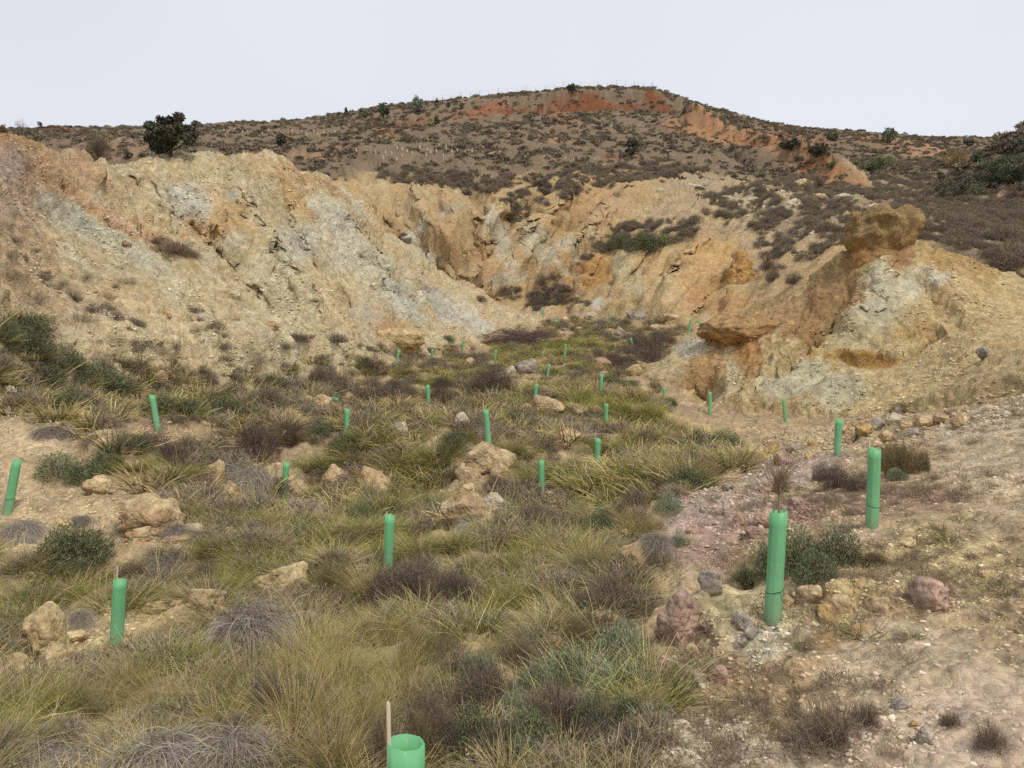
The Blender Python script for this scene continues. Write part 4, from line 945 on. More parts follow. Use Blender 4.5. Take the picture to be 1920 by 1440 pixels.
# cap of the pinnacle and the overhanging lump on its left shoulder
def big_lump(name, px, py, d, w_, h_, dp, label, seed, shape, rz=0, tilt=(0, 0), cat='rock', top=alb(164, 140, 100), low=alb(198, 162, 108), n=44, amp=.7):
    """crumbling earth block built ring by ring: shape(t) -> half width at height t, corners squared"""
    g = np.random.default_rng(seed); m = 96; an = np.arange(m) * 2 * np.pi / m; v = []; o = g.random(3) * 30
    for i in range(n):
        t = i / (n - 1); r = shape(t); q = 3.4
        rr = (np.abs(np.cos(an)) ** q + np.abs(np.sin(an)) ** q) ** (-1 / q)
        v.append(np.stack([rr * np.cos(an) * r * w_ / 2, rr * np.sin(an) * r * dp / 2, np.full(m, (t - .5) * h_)], 1))
    v = np.concatenate(v); c = np.array([0, 0, 0.0]); u = v - c; u[:, 2] *= .35; u /= np.linalg.norm(u, axis=1, keepdims=True) + 1e-9
    dsp = .30 * noise3(v * .9 + o, 1) + .28 * noise3(v * 2.1 + o, 2) + .10 * (np.abs(noise3(v * 3.4 + o, 3)) * 2 - .5) + .07 * (np.abs(noise3(v * 8 + o, 4)) * 2 - .5) + .04 * noise3(v * 17 + o, 7)
    v = v + u * dsp[:, None] * amp; v[:, 2] += .16 * noise3(v * 1.2 + o + 5, 5) + .05 * noise3(v * 5 + o, 6)
    f = [(i * m + j, i * m + (j + 1) % m, (i + 1) * m + (j + 1) % m, (i + 1) * m + j) for i in range(n - 1) for j in range(m)] + [tuple(range((n - 1) * m, n * m))]
    tz = np.clip(v[:, 2] / h_ + .5 + .25 * noise3(v * 1.7, 9), 0, 1)[:, None]; k = np.clip((tz - .25) / .4, 0, 1)
    col = (low * (1 - k) + top * k) * (1 + .22 * noise3(v * 3, 10) + .18 * noise3(v * 9, 11))[:, None]
    me = mesh_obj_data(name, v, f, col, EARTH, True)
    return tag(put(name, me, P(px, py, d), 1.0, rz, None, tilt), label, cat)
big_lump('caprock', 1648, 466, 26.9, 2.15, 2.5, 1.9, 'dark crusted caprock on top of the yellow pinnacle', 301, lambda t: (.98 - .22 * t if t < .42 else (.89 + 1.1 * (t - .42) if t < .55 else 1.03)) * (1 if t < .88 else 1 - 2.2 * (t - .88)), .15, (0, .03), top=alb(148, 124, 86), low=alb(178, 136, 86))
big_lump('overhang', 1395, 628, 27.9, 2.5, 1.5, 2.4, 'dark overhanging lump on the left shoulder of the mound', 302, lambda t: (.45 + 1.1 * t if t < .5 else 1.0) * (1 if t < .75 else 1 - 2.4 * (t - .75)), .3, top=alb(174, 142, 100), low=alb(186, 146, 96))
big_lump('outcrop', 1390, 530, 43.5, 2.0, 3.4, 1.8, 'orange pinnacle standing on the yellow slope left of the mound', 303, lambda t: 1.15 - .95 * t, .3, top=alb(184, 146, 94), low=alb(194, 154, 102))
big_lump('ledge', 738, 640, 30.4, 2.2, 1.0, 1.6, 'crumbling ochre ledge at the foot of the spoil bank', 304, lambda t: (.7 + .6 * t if t < .5 else 1.0) * (1 if t < .8 else 1 - 2 * (t - .8)), -.2, top=alb(196, 172, 128), low=alb(190, 158, 110), amp=.4)
# ------------------------------------------------------------------ plants placed one by one (kind, foot x, foot y, width, height in photo pixels)
for a in [
 ('d',470,1225,200,120),('d',560,1195,90,50),('d',300,1450,260,90),('d',440,1440,200,90),('d',170,1450,200,70),('d',60,1440,160,60),('d',290,950,90,34),('d',470,925,110,70),('d',430,905,60,50),('d',560,962,120,26),('d',905,1000,120,34),('d',1080,822,70,36),('d',1020,805,50,26),('d',95,822,90,30),('d',40,1010,110,44),('d',150,1175,70,40),('d',700,905,50,22),('d',330,1010,60,36),('d',310,1075,80,44),('d',380,1015,60,26),('d',880,985,50,30),('d',1230,1030,90,40),('d',1090,1105,130,60),('d',230,1000,50,30),('d',100,1160,60,34),('d',150,985,60,24),('d',680,1070,70,40),('d',20,1420,80,60),
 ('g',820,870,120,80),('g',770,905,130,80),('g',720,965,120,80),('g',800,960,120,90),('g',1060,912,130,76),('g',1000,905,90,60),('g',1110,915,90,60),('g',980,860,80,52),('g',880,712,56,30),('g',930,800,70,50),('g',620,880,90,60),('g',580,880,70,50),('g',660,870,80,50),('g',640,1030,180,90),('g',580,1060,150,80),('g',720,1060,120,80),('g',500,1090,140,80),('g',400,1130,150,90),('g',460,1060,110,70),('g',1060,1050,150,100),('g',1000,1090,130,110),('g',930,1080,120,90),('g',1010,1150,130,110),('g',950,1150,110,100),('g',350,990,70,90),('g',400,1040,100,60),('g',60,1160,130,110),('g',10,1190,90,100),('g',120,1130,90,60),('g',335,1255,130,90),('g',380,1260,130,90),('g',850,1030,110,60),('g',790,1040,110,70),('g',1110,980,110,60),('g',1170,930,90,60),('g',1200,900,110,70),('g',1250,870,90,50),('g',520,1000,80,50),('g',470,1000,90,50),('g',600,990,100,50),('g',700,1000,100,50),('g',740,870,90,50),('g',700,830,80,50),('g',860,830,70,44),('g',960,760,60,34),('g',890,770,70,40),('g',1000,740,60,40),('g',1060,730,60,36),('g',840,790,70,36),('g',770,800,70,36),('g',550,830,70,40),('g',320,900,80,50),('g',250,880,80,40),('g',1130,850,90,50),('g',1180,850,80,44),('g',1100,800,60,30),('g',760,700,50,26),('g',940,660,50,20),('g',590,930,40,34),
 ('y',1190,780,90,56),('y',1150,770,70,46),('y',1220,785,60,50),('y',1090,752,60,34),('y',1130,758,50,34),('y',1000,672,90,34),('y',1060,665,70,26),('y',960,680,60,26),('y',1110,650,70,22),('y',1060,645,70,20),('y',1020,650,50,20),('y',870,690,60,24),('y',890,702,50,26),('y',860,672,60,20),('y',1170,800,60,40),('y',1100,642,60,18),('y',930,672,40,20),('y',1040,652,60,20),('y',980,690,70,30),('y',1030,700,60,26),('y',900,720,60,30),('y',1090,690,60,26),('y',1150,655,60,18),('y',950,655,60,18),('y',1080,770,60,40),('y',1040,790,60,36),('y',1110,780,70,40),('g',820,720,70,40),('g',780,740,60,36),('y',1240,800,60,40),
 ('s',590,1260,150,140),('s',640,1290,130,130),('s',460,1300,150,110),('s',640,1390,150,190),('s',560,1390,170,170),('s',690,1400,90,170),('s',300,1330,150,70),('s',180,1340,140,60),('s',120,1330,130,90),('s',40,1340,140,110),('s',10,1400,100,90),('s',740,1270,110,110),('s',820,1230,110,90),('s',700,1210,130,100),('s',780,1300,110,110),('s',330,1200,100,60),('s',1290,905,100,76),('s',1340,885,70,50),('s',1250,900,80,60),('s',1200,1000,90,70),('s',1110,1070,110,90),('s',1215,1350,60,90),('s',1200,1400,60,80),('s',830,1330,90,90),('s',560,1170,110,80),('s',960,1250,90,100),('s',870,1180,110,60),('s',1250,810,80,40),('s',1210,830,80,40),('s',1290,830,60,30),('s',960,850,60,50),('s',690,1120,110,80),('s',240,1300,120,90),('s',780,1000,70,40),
 ('b',850,1430,170,120),('b',720,1440,130,130),('o',790,1430,90,120),('u',900,1300,120,100),('s',760,1350,120,130),('s',560,1300,120,120),('b',1180,1420,90,80),('g',700,1300,110,90),('g',430,1360,140,90),('s',540,1440,150,120),('s',620,1450,120,150),('b',600,1340,110,100),('g',880,1260,90,70),('b',780,1140,190,120),('b',860,1150,110,110),('b',715,1140,80,80),('b',1150,1140,150,100),('b',1090,1160,90,80),('b',1200,1120,80,70),('b',900,1360,200,150),('b',980,1260,130,90),('b',800,1400,140,150),('b',1040,1380,200,150),('b',930,1440,160,110),('b',500,1340,110,110),('b',1240,1060,90,40),('b',1120,1420,150,90),('b',850,1280,130,100),
 ('p',750,1132,150,100),('p',850,1148,130,105),('p',910,1330,130,110),('p',820,1420,120,120),('p',640,1160,90,60),('p',560,1130,80,50),('p',380,1090,90,50),('p',250,1090,80,50),('k',460,1170,70,40),('k',560,1020,80,50),('k',680,980,80,50),('p',930,930,80,50),('k',1130,1000,90,60),('p',1190,960,80,60),('p',480,860,120,84),('p',440,870,80,50),('p',540,830,90,50),('p',930,735,110,66),('p',890,745,70,46),('p',700,760,120,60),('p',760,755,80,50),('p',640,740,90,50),('p',600,720,80,40),('p',560,740,90,40),('p',830,760,70,50),('p',1000,1005,130,70),('p',940,1000,80,50),('p',1220,675,100,56),('p',1170,690,80,36),('p',1240,650,70,40),('p',1200,655,60,40),('p',1150,680,50,26),('p',700,700,70,40),('p',740,735,70,30),('p',830,730,60,30),('p',330,870,100,60),('p',400,850,90,50),('p',1570,915,80,60),('p',1610,920,70,50),('p',1540,900,50,40),('p',780,720,60,26),('p',500,760,100,40),('p',430,745,90,36),('p',380,720,70,40),('p',630,640,60,20),('p',1320,900,90,50),('p',900,565,34,16),('p',560,640,60,20),('p',1450,525,40,26),('p',1440,505,34,26),('p',1490,530,50,22),('p',1120,670,40,24),('p',870,780,50,40),
 ('k',1000,1410,140,120),('k',1110,1400,120,120),('k',890,1420,120,120),('k',1180,1370,90,90),('k',820,1330,90,80),('k',1050,1330,90,80),('k',150,1050,150,90),('k',110,1045,90,60),('k',1500,1075,130,100),('k',1440,1085,90,90),('k',1570,1060,110,90),('k',1530,1090,110,70),('k',1400,1090,60,36),('k',1355,845,110,46),('k',1310,840,60,40),('k',1290,920,110,60),('k',110,895,110,54),('k',170,905,90,50),('k',250,840,90,40),('k',120,690,110,50),('k',50,660,120,50),('k',170,720,110,54),('k',220,740,80,50),('k',90,720,80,44),('k',60,620,110,40),('k',10,640,60,50),('k',140,760,90,40),('k',350,780,100,46),('k',300,770,70,40),('k',420,780,100,50),('k',470,800,100,50),('k',200,880,90,50),('k',1200,470,80,42),('k',1160,466,70,34),('k',1240,462,70,30),('k',1140,720,60,22),('k',1180,722,50,14),('k',650,850,90,50),('k',600,820,70,44),('k',850,850,70,60),('k',960,800,60,40),('k',1260,760,30,16),('k',510,730,80,40),('k',680,690,60,26),('k',330,700,50,24),('k',840,640,30,16),
 ('u',1165,1250,150,110),('u',1060,1290,150,110),('u',1010,1320,110,110),('u',1120,1320,130,110),('u',1000,1230,90,50),('u',1683,902,52,34),('u',960,1380,120,120),('u',1180,1300,90,80),('u',1270,1020,40,26),('u',740,1180,90,70),('u',1080,980,80,50),('u',1250,960,70,46),('u',480,950,50,30),('u',990,1440,110,80),
 ('o',1690,888,90,86),('o',1660,880,50,60),('o',1730,880,40,50),('w',1700,1075,110,40),('o',1640,1062,70,40),('w',1760,1080,70,26),('o',1320,880,60,40),('o',1465,870,40,20),('o',620,1100,90,60),('o',850,900,50,30),('o',430,980,80,50),('o',1080,1220,80,90),('o',780,1240,100,90),('o',1110,720,40,20),('o',1690,770,50,20),
 ('t',1625,1185,110,46),('t',1312,1258,60,34),('t',1870,1108,70,32),('t',1772,1012,60,30),('t',1505,1216,50,34),('t',1410,1095,80,36),('t',1800,975,50,20),('t',1280,1016,46,26),('t',1710,1190,50,24),('t',590,935,50,34),('t',1502,918,24,20),('t',1330,935,40,24),('t',1230,985,50,26),
 ('x',1560,1390,190,110),('x',1620,1360,90,70),('x',1855,1400,90,60),('x',330,470,90,26),('x',300,455,50,18),('x',360,480,40,18),('x',1780,1360,60,40),
  ('w',1480,1265,90,30),('w',1700,1230,110,30),('w',1550,1290,80,26),('w',1640,1290,80,24),('w',1890,1240,60,24),('w',1670,1420,90,40),('w',1350,1340,50,20),('w',1380,1420,80,30),('w',1750,900,50,24),('w',1800,930,70,22),('w',1600,965,60,20),('w',1830,830,60,20),('w',1900,1010,50,16),('w',1690,1200,50,30),('w',1340,965,40,20),('w',1880,1140,60,20),
 ('w',200,560,60,20),('w',160,520,70,22),('w',110,540,60,20),('w',240,530,50,18),('w',60,560,80,30),('w',20,520,70,30),('w',20,480,50,18),('w',370,620,50,16),('w',420,650,50,18),('w',300,660,50,18),('w',220,640,60,20),('w',480,680,60,24),('w',530,650,50,18),('w',150,600,70,24),('w',440,560,40,12),
]: plant(*a)
# twig sapling on the pink bank
o = plant('o', 1462, 925, 46, 56)

# heap of cut brushwood
g = np.random.default_rng(77); bp_, bn_ = hit(962, 648)
wd = 140 / F * bp_.y; n = 420
root = np.stack([(g.random(n) - .5) * wd * .8, (g.random(n) - .5) * wd * .5, g.random(n) ** 1.6 * wd * .16], 1)
a_ = g.normal(size=n) * .35 + np.where(g.random(n) < .5, .25, math.pi - .2)
d_ = np.stack([np.cos(a_), .5 * g.normal(size=n), .35 + .3 * g.normal(size=n)], 1)
v, f, c = joinp([ribbons(root, d_, wd * (.18 + .34 * g.random(n)), np.full(n, .022), np.stack([.3 * g.normal(size=n), .3 * g.normal(size=n), -.5 - .4 * g.random(n)], 1), 5, jit(alb(92, 74, 72), n, .2, g), jit(alb(120, 100, 94), n, .2, g), g, .05) for _ in (0, 1)])
tag(put('brushwood_pile', mesh_obj_data('brushwood_pile', v, f, c, WOOD), bp_, 1.0), 'dark heap of cut brushwood at the foot of the bank', 'brushwood')

# ------------------------------------------------------------------ trees
def tree_meshes(seed, h, w_, leaves, ls, lc, bark, trunk=.25, lumps=7, shape='round', dens=.35):
    """(trunk with limbs, crown of leaf clumps) for a tree h tall and w_ wide"""
    g = np.random.default_rng(seed); parts = []
    th = h * trunk; r0 = h * .035
    parts.append(tube_path([(0, 0, -.3), (.02 * h, 0, th * .5), (0, .02 * h, th)], [r0 * 1.3, r0, r0 * .85], 8, bark))
    tips = []
    nl = 9
    for i in range(nl):
        a = i * 2.4 + g.random(); e = .45 + .9 * g.random(); L_ = (h - th) * (.45 + .3 * g.random())
        q = np.array([math.cos(a) * math.cos(e) * w_ / h * .8, math.sin(a) * math.cos(e) * w_ / h * .8, math.sin(e)]); q /= np.linalg.norm(q)
        p0 = np.array([0, 0, th * (.75 + .25 * g.random())]); p1 = p0 + q * L_ * .5 + g.normal(size=3) * h * .02; p2 = p0 + q * L_ + g.normal(size=3) * h * .03
        parts.append(tube_path([p0, p1, p2], [r0 * .55, r0 * .35, r0 * .12], 5, bark)); tips.append(p2)
    # crown: clumps spread through the volume, leaves gathered round clump centres
    nc = 56; cz = th * .75 + (h - th * .75) * .5
    u = g.normal(size=(nc, 3)); u /= np.linalg.norm(u, axis=1, keepdims=True); q = g.random(nc) ** .45
    cc = u * q[:, None] * np.array([w_ * .43, w_ * .43, (h - th * .75) * .46])
    if shape == 'cone': cc[:, :2] *= (1.05 - (cc[:, 2:3] / ((h - th * .75) * .46) + 1) * .45)
    cc[:, 2] += cz
    if shape == 'oak': cc[:, 2] += .10 * h * np.sin(cc[:, 0] / w_ * 9 + 1) 
    cs = (.055 + .075 * g.random(nc)) * (h + w_) * .5
    ci = g.integers(0, nc, leaves)
    dv = g.normal(size=(leaves, 3)); dv /= np.linalg.norm(dv, axis=1, keepdims=True)
    p = cc[ci] + dv * (cs[ci] * g.random(leaves) ** dens)[:, None] * np.array([1, 1, .8])
    lcol = jit(lc, leaves, .3, g) * (.8 + .4 * g.random(nc)[ci])[:, None]
    d_ = g.normal(size=(leaves, 3))
    crown = ribbons(p, d_, np.full(leaves, ls * .8) * (.6 + .8 * g.random(leaves)), np.full(leaves, ls * .7), g.normal(size=(leaves, 3)) * .3, 1, lcol, lcol, g, 0, .15)
    return joinp(parts), crown
def tree(px, py, hpx, wpx, label, lc, seed, leaves=1500, ls=.2, shape='round', trunk=.2, name='tree', bark=alb(70, 60, 52), cat='tree', group=None):
    p, n = hit(px, py)
    if p is None:
        for k in range(1, 30):
            p, n = hit(px, py + k)
            if p is not None: break
    h = hpx / F * p.y; w_ = wpx / F * p.y
    tr_, cr = tree_meshes(seed, h, w_, int(leaves * 2.2), ls * .62, lc, bark, trunk, shape=shape)
    rt = bpy.data.objects.new(name, None); COL.objects.link(rt); rt.location = p
    tag(rt, label, cat, group or 'trees and bushes on the hill')
    put('trunk', mesh_obj_data('trunk', *tr_, WOOD), (0, 0, 0), 1, 0, rt); put('crown', mesh_obj_data('crown', *cr, PLANT), (0, 0, 0), 1, 0, rt)
dk = alb(80, 80, 66); mg = alb(108, 112, 90); gg = alb(128, 132, 112); og = alb(112, 112, 82)
for i, a in enumerate([
 (320,294,76,108,'big dark evergreen oak standing behind the spoil bank',dk,9000,.13,'oak',.16),
 (367,240,15,20,'small bush on the skyline right of the big oak',mg,500,.3,'round',.1),
 (528,278,29,23,'lone rounded juniper on the brown slope',dk,1300,.16,'round',.06),
 (719,222,30,24,'dark upright tree on the ridge, left of the grey-green one',alb(92,98,78),1500,.26,'round',.12),
 (783,215,33,38,'grey-green airy tree on the ridge left of the summit',gg,1500,.26,'oak',.12),
 (649,214,13,8,'small cypress shaped tree on the left ridge',dk,500,.25,'cone',.08),
 (684,223,18,14,'olive bush left of the dark upright ridge tree',og,600,.26,'round',.08),
 (634,219,9,9,'tiny bush at the far left of the tree row',mg,250,.25,'round',.08),
 (677,210,6,14,'low bush on the skyline behind the olive bush',mg,250,.25,'round',.05),
 (819,198,13,8,'small pointed tree on the skyline right of the grey-green tree',dk,500,.25,'cone',.08),
 (840,201,10,10,'round bush below the small pointed skyline tree',mg,300,.25,'round',.05),
 (866,204,11,12,'round bush at the left end of the fence',og,300,.25,'round',.05),
 (818,234,15,16,'brown-green conical bush beside the left red scar',alb(84,74,50),500,.25,'cone',.05),
 (938,197,6,9,'tiny bush above the red scarp',mg,200,.25,'round',.05),
 (1072,173,15,23,'dark bush on the summit skyline',alb(92,98,78),900,.26,'round',.08),
 (1185,296,36,32,'lone dark round tree on the slope under the red scarp',dk,1800,.2,'round',.14),
 (1561,264,21,30,'dark bush on the right skyline, left of two',mg,1000,.3,'round',.08),
 (1668,269,29,37,'dark bush on the right skyline, right of two',mg,1200,.3,'round',.08),
 (1482,282,21,50,'low dark green thicket behind the orange ridge, left of two',dk,1400,.22,'round',.04),
 (1537,292,21,48,'low dark green thicket behind the orange ridge, right of two',dk,1400,.22,'round',.04),
 (1815,274,13,27,'small dark bush near the knoll on the right skyline',dk,500,.3,'round',.05),
 (1632,322,26,100,'long green thicket in the basin behind the orange ridge',alb(104,112,78),2600,.2,'round',.03),
 (1560,318,16,26,'small green bush at the left of the long thicket',alb(104,112,78),500,.2,'round',.03),
 (1832,305,22,20,'dark bush beside the yellowish bare tree',mg,600,.24,'round',.08),
 (1885,352,58,110,'large dark green thicket on the knoll at the right edge',alb(98,106,80),5200,.16,'round',.04),
 (1800,372,40,90,'dark thicket at the foot of the knoll',alb(104,104,84),2600,.16,'round',.04),
 (1908,278,18,36,'dark bush on top of the knoll at the right edge',alb(104,106,86),1400,.18,'round',.04),
 (240,299,16,18,'small brown bush left of the big oak',alb(88,78,64),400,.16,'round',.05),
 (75,241,13,13,'small round tree on the left skyline',alb(70,66,58),400,.16,'round',.2),
]): tree(*a[:5], a[5], 400 + i, leaves=a[6], ls=a[7], shape=a[8], trunk=a[9])
def bare_tree(px, py, hpx, wpx, label, seed, n=260, c=alb(110, 96, 78), wd_=.03):
    p, nn = hit(px, py)
    if p is None: p, nn = hit(px, py + 8)
    h = hpx / F * p.y; r = wpx / F * p.y / 2; g = np.random.default_rng(seed)
    rt = bpy.data.objects.new('bare_bush', None); COL.objects.link(rt); rt.location = p
    tag(rt, label, 'bare bush', 'bare bushes on the hill')
    a = g.random(n) * 6.28; s = g.random(n) ** .6
    d_ = np.stack([r * s * np.cos(a), r * s * np.sin(a), np.full(n, h)], 1)
    cc = jit(c, n, .2, g)
    st = ribbons(np.zeros((n, 3)) - [0, 0, .1], d_, np.linalg.norm(d_, axis=1) * (.6 + .4 * g.random(n)), np.full(n, wd_), np.stack([.3 * np.cos(a), .3 * np.sin(a), -.1 + 0 * a], 1), 5, cc, cc, g, .1)
    p_, u = dome_pts(g, n * 4, r, h, .35); k = n * 4; c2 = jit(c * 1.1, k, .2, g)
    tw = ribbons(p_, u + g.normal(size=(k, 3)) * .4 + [0, 0, .6], np.full(k, h * .16), np.full(k, wd_ * .7), g.normal(size=(k, 3)) * .3, 2, c2, c2, g)
    put('stems', mesh_obj_data('stems', *st, WOOD), (0, 0, 0), 1, 0, rt); put('twigs', mesh_obj_data('twigs', *tw, WOOD), (0, 0, 0), 1, 0, rt)
bare_tree(185, 296, 54, 44, 'bare brown bush behind the spoil bank left of the big oak', 1)
bare_tree(1795, 318, 40, 52, 'yellowish bare tree beside the knoll at the right', 2, c=alb(132, 112, 76), wd_=.06)
bare_tree(1538, 357, 48, 30, 'thin bare bush at the foot of the orange ridge', 3, n=120)
bare_tree(40, 246, 22, 26, 'bare twiggy bush on the left skyline', 4, n=90)
bare_tree(158, 250, 14, 26, 'faint bare bush on the skyline behind the bank', 5, n=90, wd_=.05)
bare_tree(5, 240, 16, 14, 'dry tuft on top of the bank at the left edge', 6, n=90)
bare_tree(1455, 238, 8, 10, 'small bare bush on the right flank skyline', 7, n=60, wd_=.05)

# farm shed on the left skyline
hp_, _ = hit(104, 246)
k = hp_.y / F; rt = bpy.data.objects.new('farm_shed', None); COL.objects.link(rt); rt.location = hp_ - Vector((0, 0, .3))
tag(rt, 'low farm shed with reddish roof on the left skyline', 'shed')
def boxme(name, x0, x1, y0, y1, z0, z1, mat):
    v = [(a, b, c) for a in (x0, x1) for b in (y0, y1) for c in (z0, z1)]
    return mesh_obj_data(name, v, [(0, 1, 3, 2), (4, 6, 7, 5), (0, 4, 5, 1), (2, 3, 7, 6), (0, 2, 6, 4), (1, 5, 7, 3)], None, mat)
W2 = 17 * k; put('wall', boxme('wall', -W2, W2, -2, 2, 0, 4.5 * k, plain('render_wall', alb(170, 150, 130))), (0, 0, 0), 1, 0, rt)
rv = [(-W2 - .3, -2.4, 4.5 * k), (W2 + .3, -2.4, 4.5 * k), (W2 + .3, 2.4, 4.5 * k), (-W2 - .3, 2.4, 4.5 * k), (-W2 - .3, 0, 7.5 * k), (W2 + .3, 0, 7.5 * k)]
put('roof', mesh_obj_data('roof', rv, [(0, 1, 5, 4), (2, 3, 4, 5), (0, 4, 3), (1, 2, 5), (0, 3, 2, 1)], None, plain('roof_tiles', alb(140, 84, 64))), (0, 0, .02), 1, 0, rt)

# wire fence along the summit
def skyline(px):
    lo, hi = 100, 330
    while hi - lo > .5:
        m_ = (lo + hi) / 2
        if hit(px, m_)[0] is None: lo = m_
        else: hi = m_
    return hit(px, hi + .3)[0]
fpts = [skyline(px) for px in np.r_[np.arange(812, 1075, 17.5), np.arange(1088, 1225, 17), [1222]]]
fpts = [q for q in fpts if q is not None]
fr = bpy.data.objects.new('wire_fence', None); COL.objects.link(fr); fr.location = fpts[0]
tag(fr, 'thin wire fence with posts along the summit skyline', 'fence')
FPM = plain('fence_post', alb(120, 118, 120)); fv, ff, _ = tube_path([(0, 0, -.4), (0, 0, .6), (0, 0, 1.0)], [.035, .03, .028], 6); FP_ME = mesh_obj_data('post', fv, ff, None, FPM)
fh = 1.15
for q in fpts: put('post', FP_ME, q - fpts[0], (1, 1, fh), 0, fr)
for zz_ in (.55, 1.0):
    v, f, _ = tube_path([(q - fpts[0]) + Vector((0, 0, zz_ * fh)) for q in fpts], .006, 4); put('wire', mesh_obj_data('wire', v, f, None, FPM), (0, 0, 0), 1, 0, fr)

# ------------------------------------------------------------------ ground cover nobody could count
def scatter(name, label, cat, pts, meshes, smin, smax, squash=(.8, 1.2), gcol=None):
    src = bpy.data.collections.new(name + '_source')
    for j, me in enumerate(meshes):
        o = bpy.data.objects.new('%s_source_%d' % (name, j), me); src.objects.link(o)
    n = len(pts); me = bpy.data.meshes.new(name); me.vertices.add(n); me.vertices.foreach_set('co', np.asarray(pts, float).ravel())
    g = np.random.default_rng(n)
    def at(nm, typ, key, val):
        a = me.attributes.new(nm, typ, 'POINT'); a.data.foreach_set(key, np.ascontiguousarray(val).ravel())
    s = smin + (smax - smin) * g.random(n) ** 1.7
    at('rot', 'FLOAT_VECTOR', 'vector', np.stack([g.normal(size=n) * .12, g.normal(size=n) * .12, g.random(n) * 6.283], 1).astype(np.float32))
    at('scl', 'FLOAT_VECTOR', 'vector', np.stack([s, s, s * (squash[0] + (squash[1] - squash[0]) * g.random(n))], 1).astype(np.float32))
    at('pick', 'INT', 'value', g.integers(0, len(meshes), n).astype(np.int32))
    if gcol is not None: at('gcol', 'FLOAT_COLOR', 'color', np.c_[gcol, np.ones(n)].astype(np.float32))
    me.update()
    o = bpy.data.objects.new(name, me); COL.objects.link(o); o['kind'] = 'stuff'; o['label'] = label; o['category'] = cat
    ng = bpy.data.node_groups.new(name, 'GeometryNodeTree'); ng.interface.new_socket('Geometry', in_out='INPUT', socket_type='NodeSocketGeometry'); ng.interface.new_socket('Geometry', in_out='OUTPUT', socket_type='NodeSocketGeometry')
    gi = ng.nodes.new('NodeGroupInput'); go = ng.nodes.new('NodeGroupOutput'); ip = ng.nodes.new('GeometryNodeInstanceOnPoints')
    ci = ng.nodes.new('GeometryNodeCollectionInfo'); ci.inputs['Collection'].default_value = src; ci.inputs['Separate Children'].default_value = True; ci.inputs['Reset Children'].default_value = True
    def na(nm, dt):
        q = ng.nodes.new('GeometryNodeInputNamedAttribute'); q.data_type = dt; q.inputs['Name'].default_value = nm; return q.outputs['Attribute']
    ip.inputs['Pick Instance'].default_value = True
    l = ng.links.new; l(gi.outputs[0], ip.inputs['Points']); l(ci.outputs[0], ip.inputs['Instance']); l(na('pick', 'INT'), ip.inputs['Instance Index']); l(na('rot', 'FLOAT_VECTOR'), ip.inputs['Rotation']); l(na('scl', 'FLOAT_VECTOR'), ip.inputs['Scale']); l(ip.outputs[0], go.inputs[0])
    o.modifiers.new('scatter', 'NODES').node_group = ng
    return o
# face areas and centres of the terrain, for even spreading
A_ = V[Q[:, 0]]; B_ = V[Q[:, 1]]; C_ = V[Q[:, 2]]; D_ = V[Q[:, 3]]
nrm_ = np.cross(C_ - A_, D_ - B_) * .5; area = np.linalg.norm(nrm_, axis=1); fc = (A_ + B_ + C_ + D_) / 4; slope = np.abs(nrm_[:, 2]) / (area + 1e-12)
fd = np.hypot(fc[:, 0], fc[:, 1]); dy_ = fc[:, 1] * CP - (fc[:, 2] - EYE) * SP
with np.errstate(divide='ignore', invalid='ignore'):
    fpx = np.where(dy_ > .2, 960 + F * fc[:, 0] / dy_, -9999); fpy = np.where(dy_ > .2, 720 - F * (fc[:, 1] * SP + (fc[:, 2] - EYE) * CP) / dy_, -9999)
tocam = np.array([0, 0, EYE]) - fc; facing = (nrm_ * np.sign(nrm_[:, 2:3]) * tocam).sum(1) / (area * np.linalg.norm(tocam, axis=1) + 1e-12)
inview = (fpx > -250) & (fpx < 2170) & (fpy < 1700) & (facing > -.03) & (fc[:, 1] < 236)
def inpoly(poly): return poly_dist(fpx, fpy, poly) == 0
def pick(n, wgt):
    c = np.cumsum(wgt * inview); 
    i = np.searchsorted(c, rng.random(n) * c[-1]); i = np.minimum(i, len(fc) - 1)
    a, b = rng.random((2, n, 1)); return (A_[i] * (1 - a) + B_[i] * a) * (1 - b) + (D_[i] * (1 - a) + C_[i] * a) * b, i
nF = fbm(fc[:, 0] * .11, fc[:, 1] * .11, 3, 81); nG = fbm(fc[:, 0] * .6, fc[:, 1] * .6, 3, 83); nH = fbm(fc[:, 0] * .035, fc[:, 1] * .06, 3, 85)
own = fo
fcol = C[Q[:, 0]]; bare = sstep(.155, .24, fcol[:, 0] - fcol[:, 1] * 1.0)       # orange and yellow soils stay bare
# hill scrub
def scrubmesh(i, n=75, c=alb(88, 78, 66)):
    g = np.random.default_rng(500 + i); p, u = dome_pts(g, n, .5, .42, .35, lumps=3)
    cc = jit(c, n, .28, g); return mesh_obj_data('scrub', *ribbons(p, u + g.normal(size=(n, 3)) * .6 + [0, 0, .4], np.full(n, .22), np.full(n, .12), g.normal(size=(n, 3)) * .3, 2, cc * .85, cc * 1.15, g), PLANT)
SCR = [scrubmesh(i, 75, c) for i, c in enumerate([alb(118, 106, 90), alb(110, 98, 86), alb(122, 114, 90), alb(130, 116, 98), alb(106, 100, 82)])]
wh = area * (own == 2) * sstep(80, 92, fc[:, 1] + 5 * nG + 30 * sstep(-15, -22, fc[:, 0])) * (1 - .9 * sstep(.62, .75, -1 * slope + 1)) * np.clip(.3 + 1.2 * nG + .9 * nF, .06, 1.6) * (1 - .93 * bare)
pts, _ = pick(24000, wh)
scatter('hill_scrub', 'low grey-brown scrub covering the hill', 'scrub', pts, SCR, .3, 1.4, (.6, 1.0))
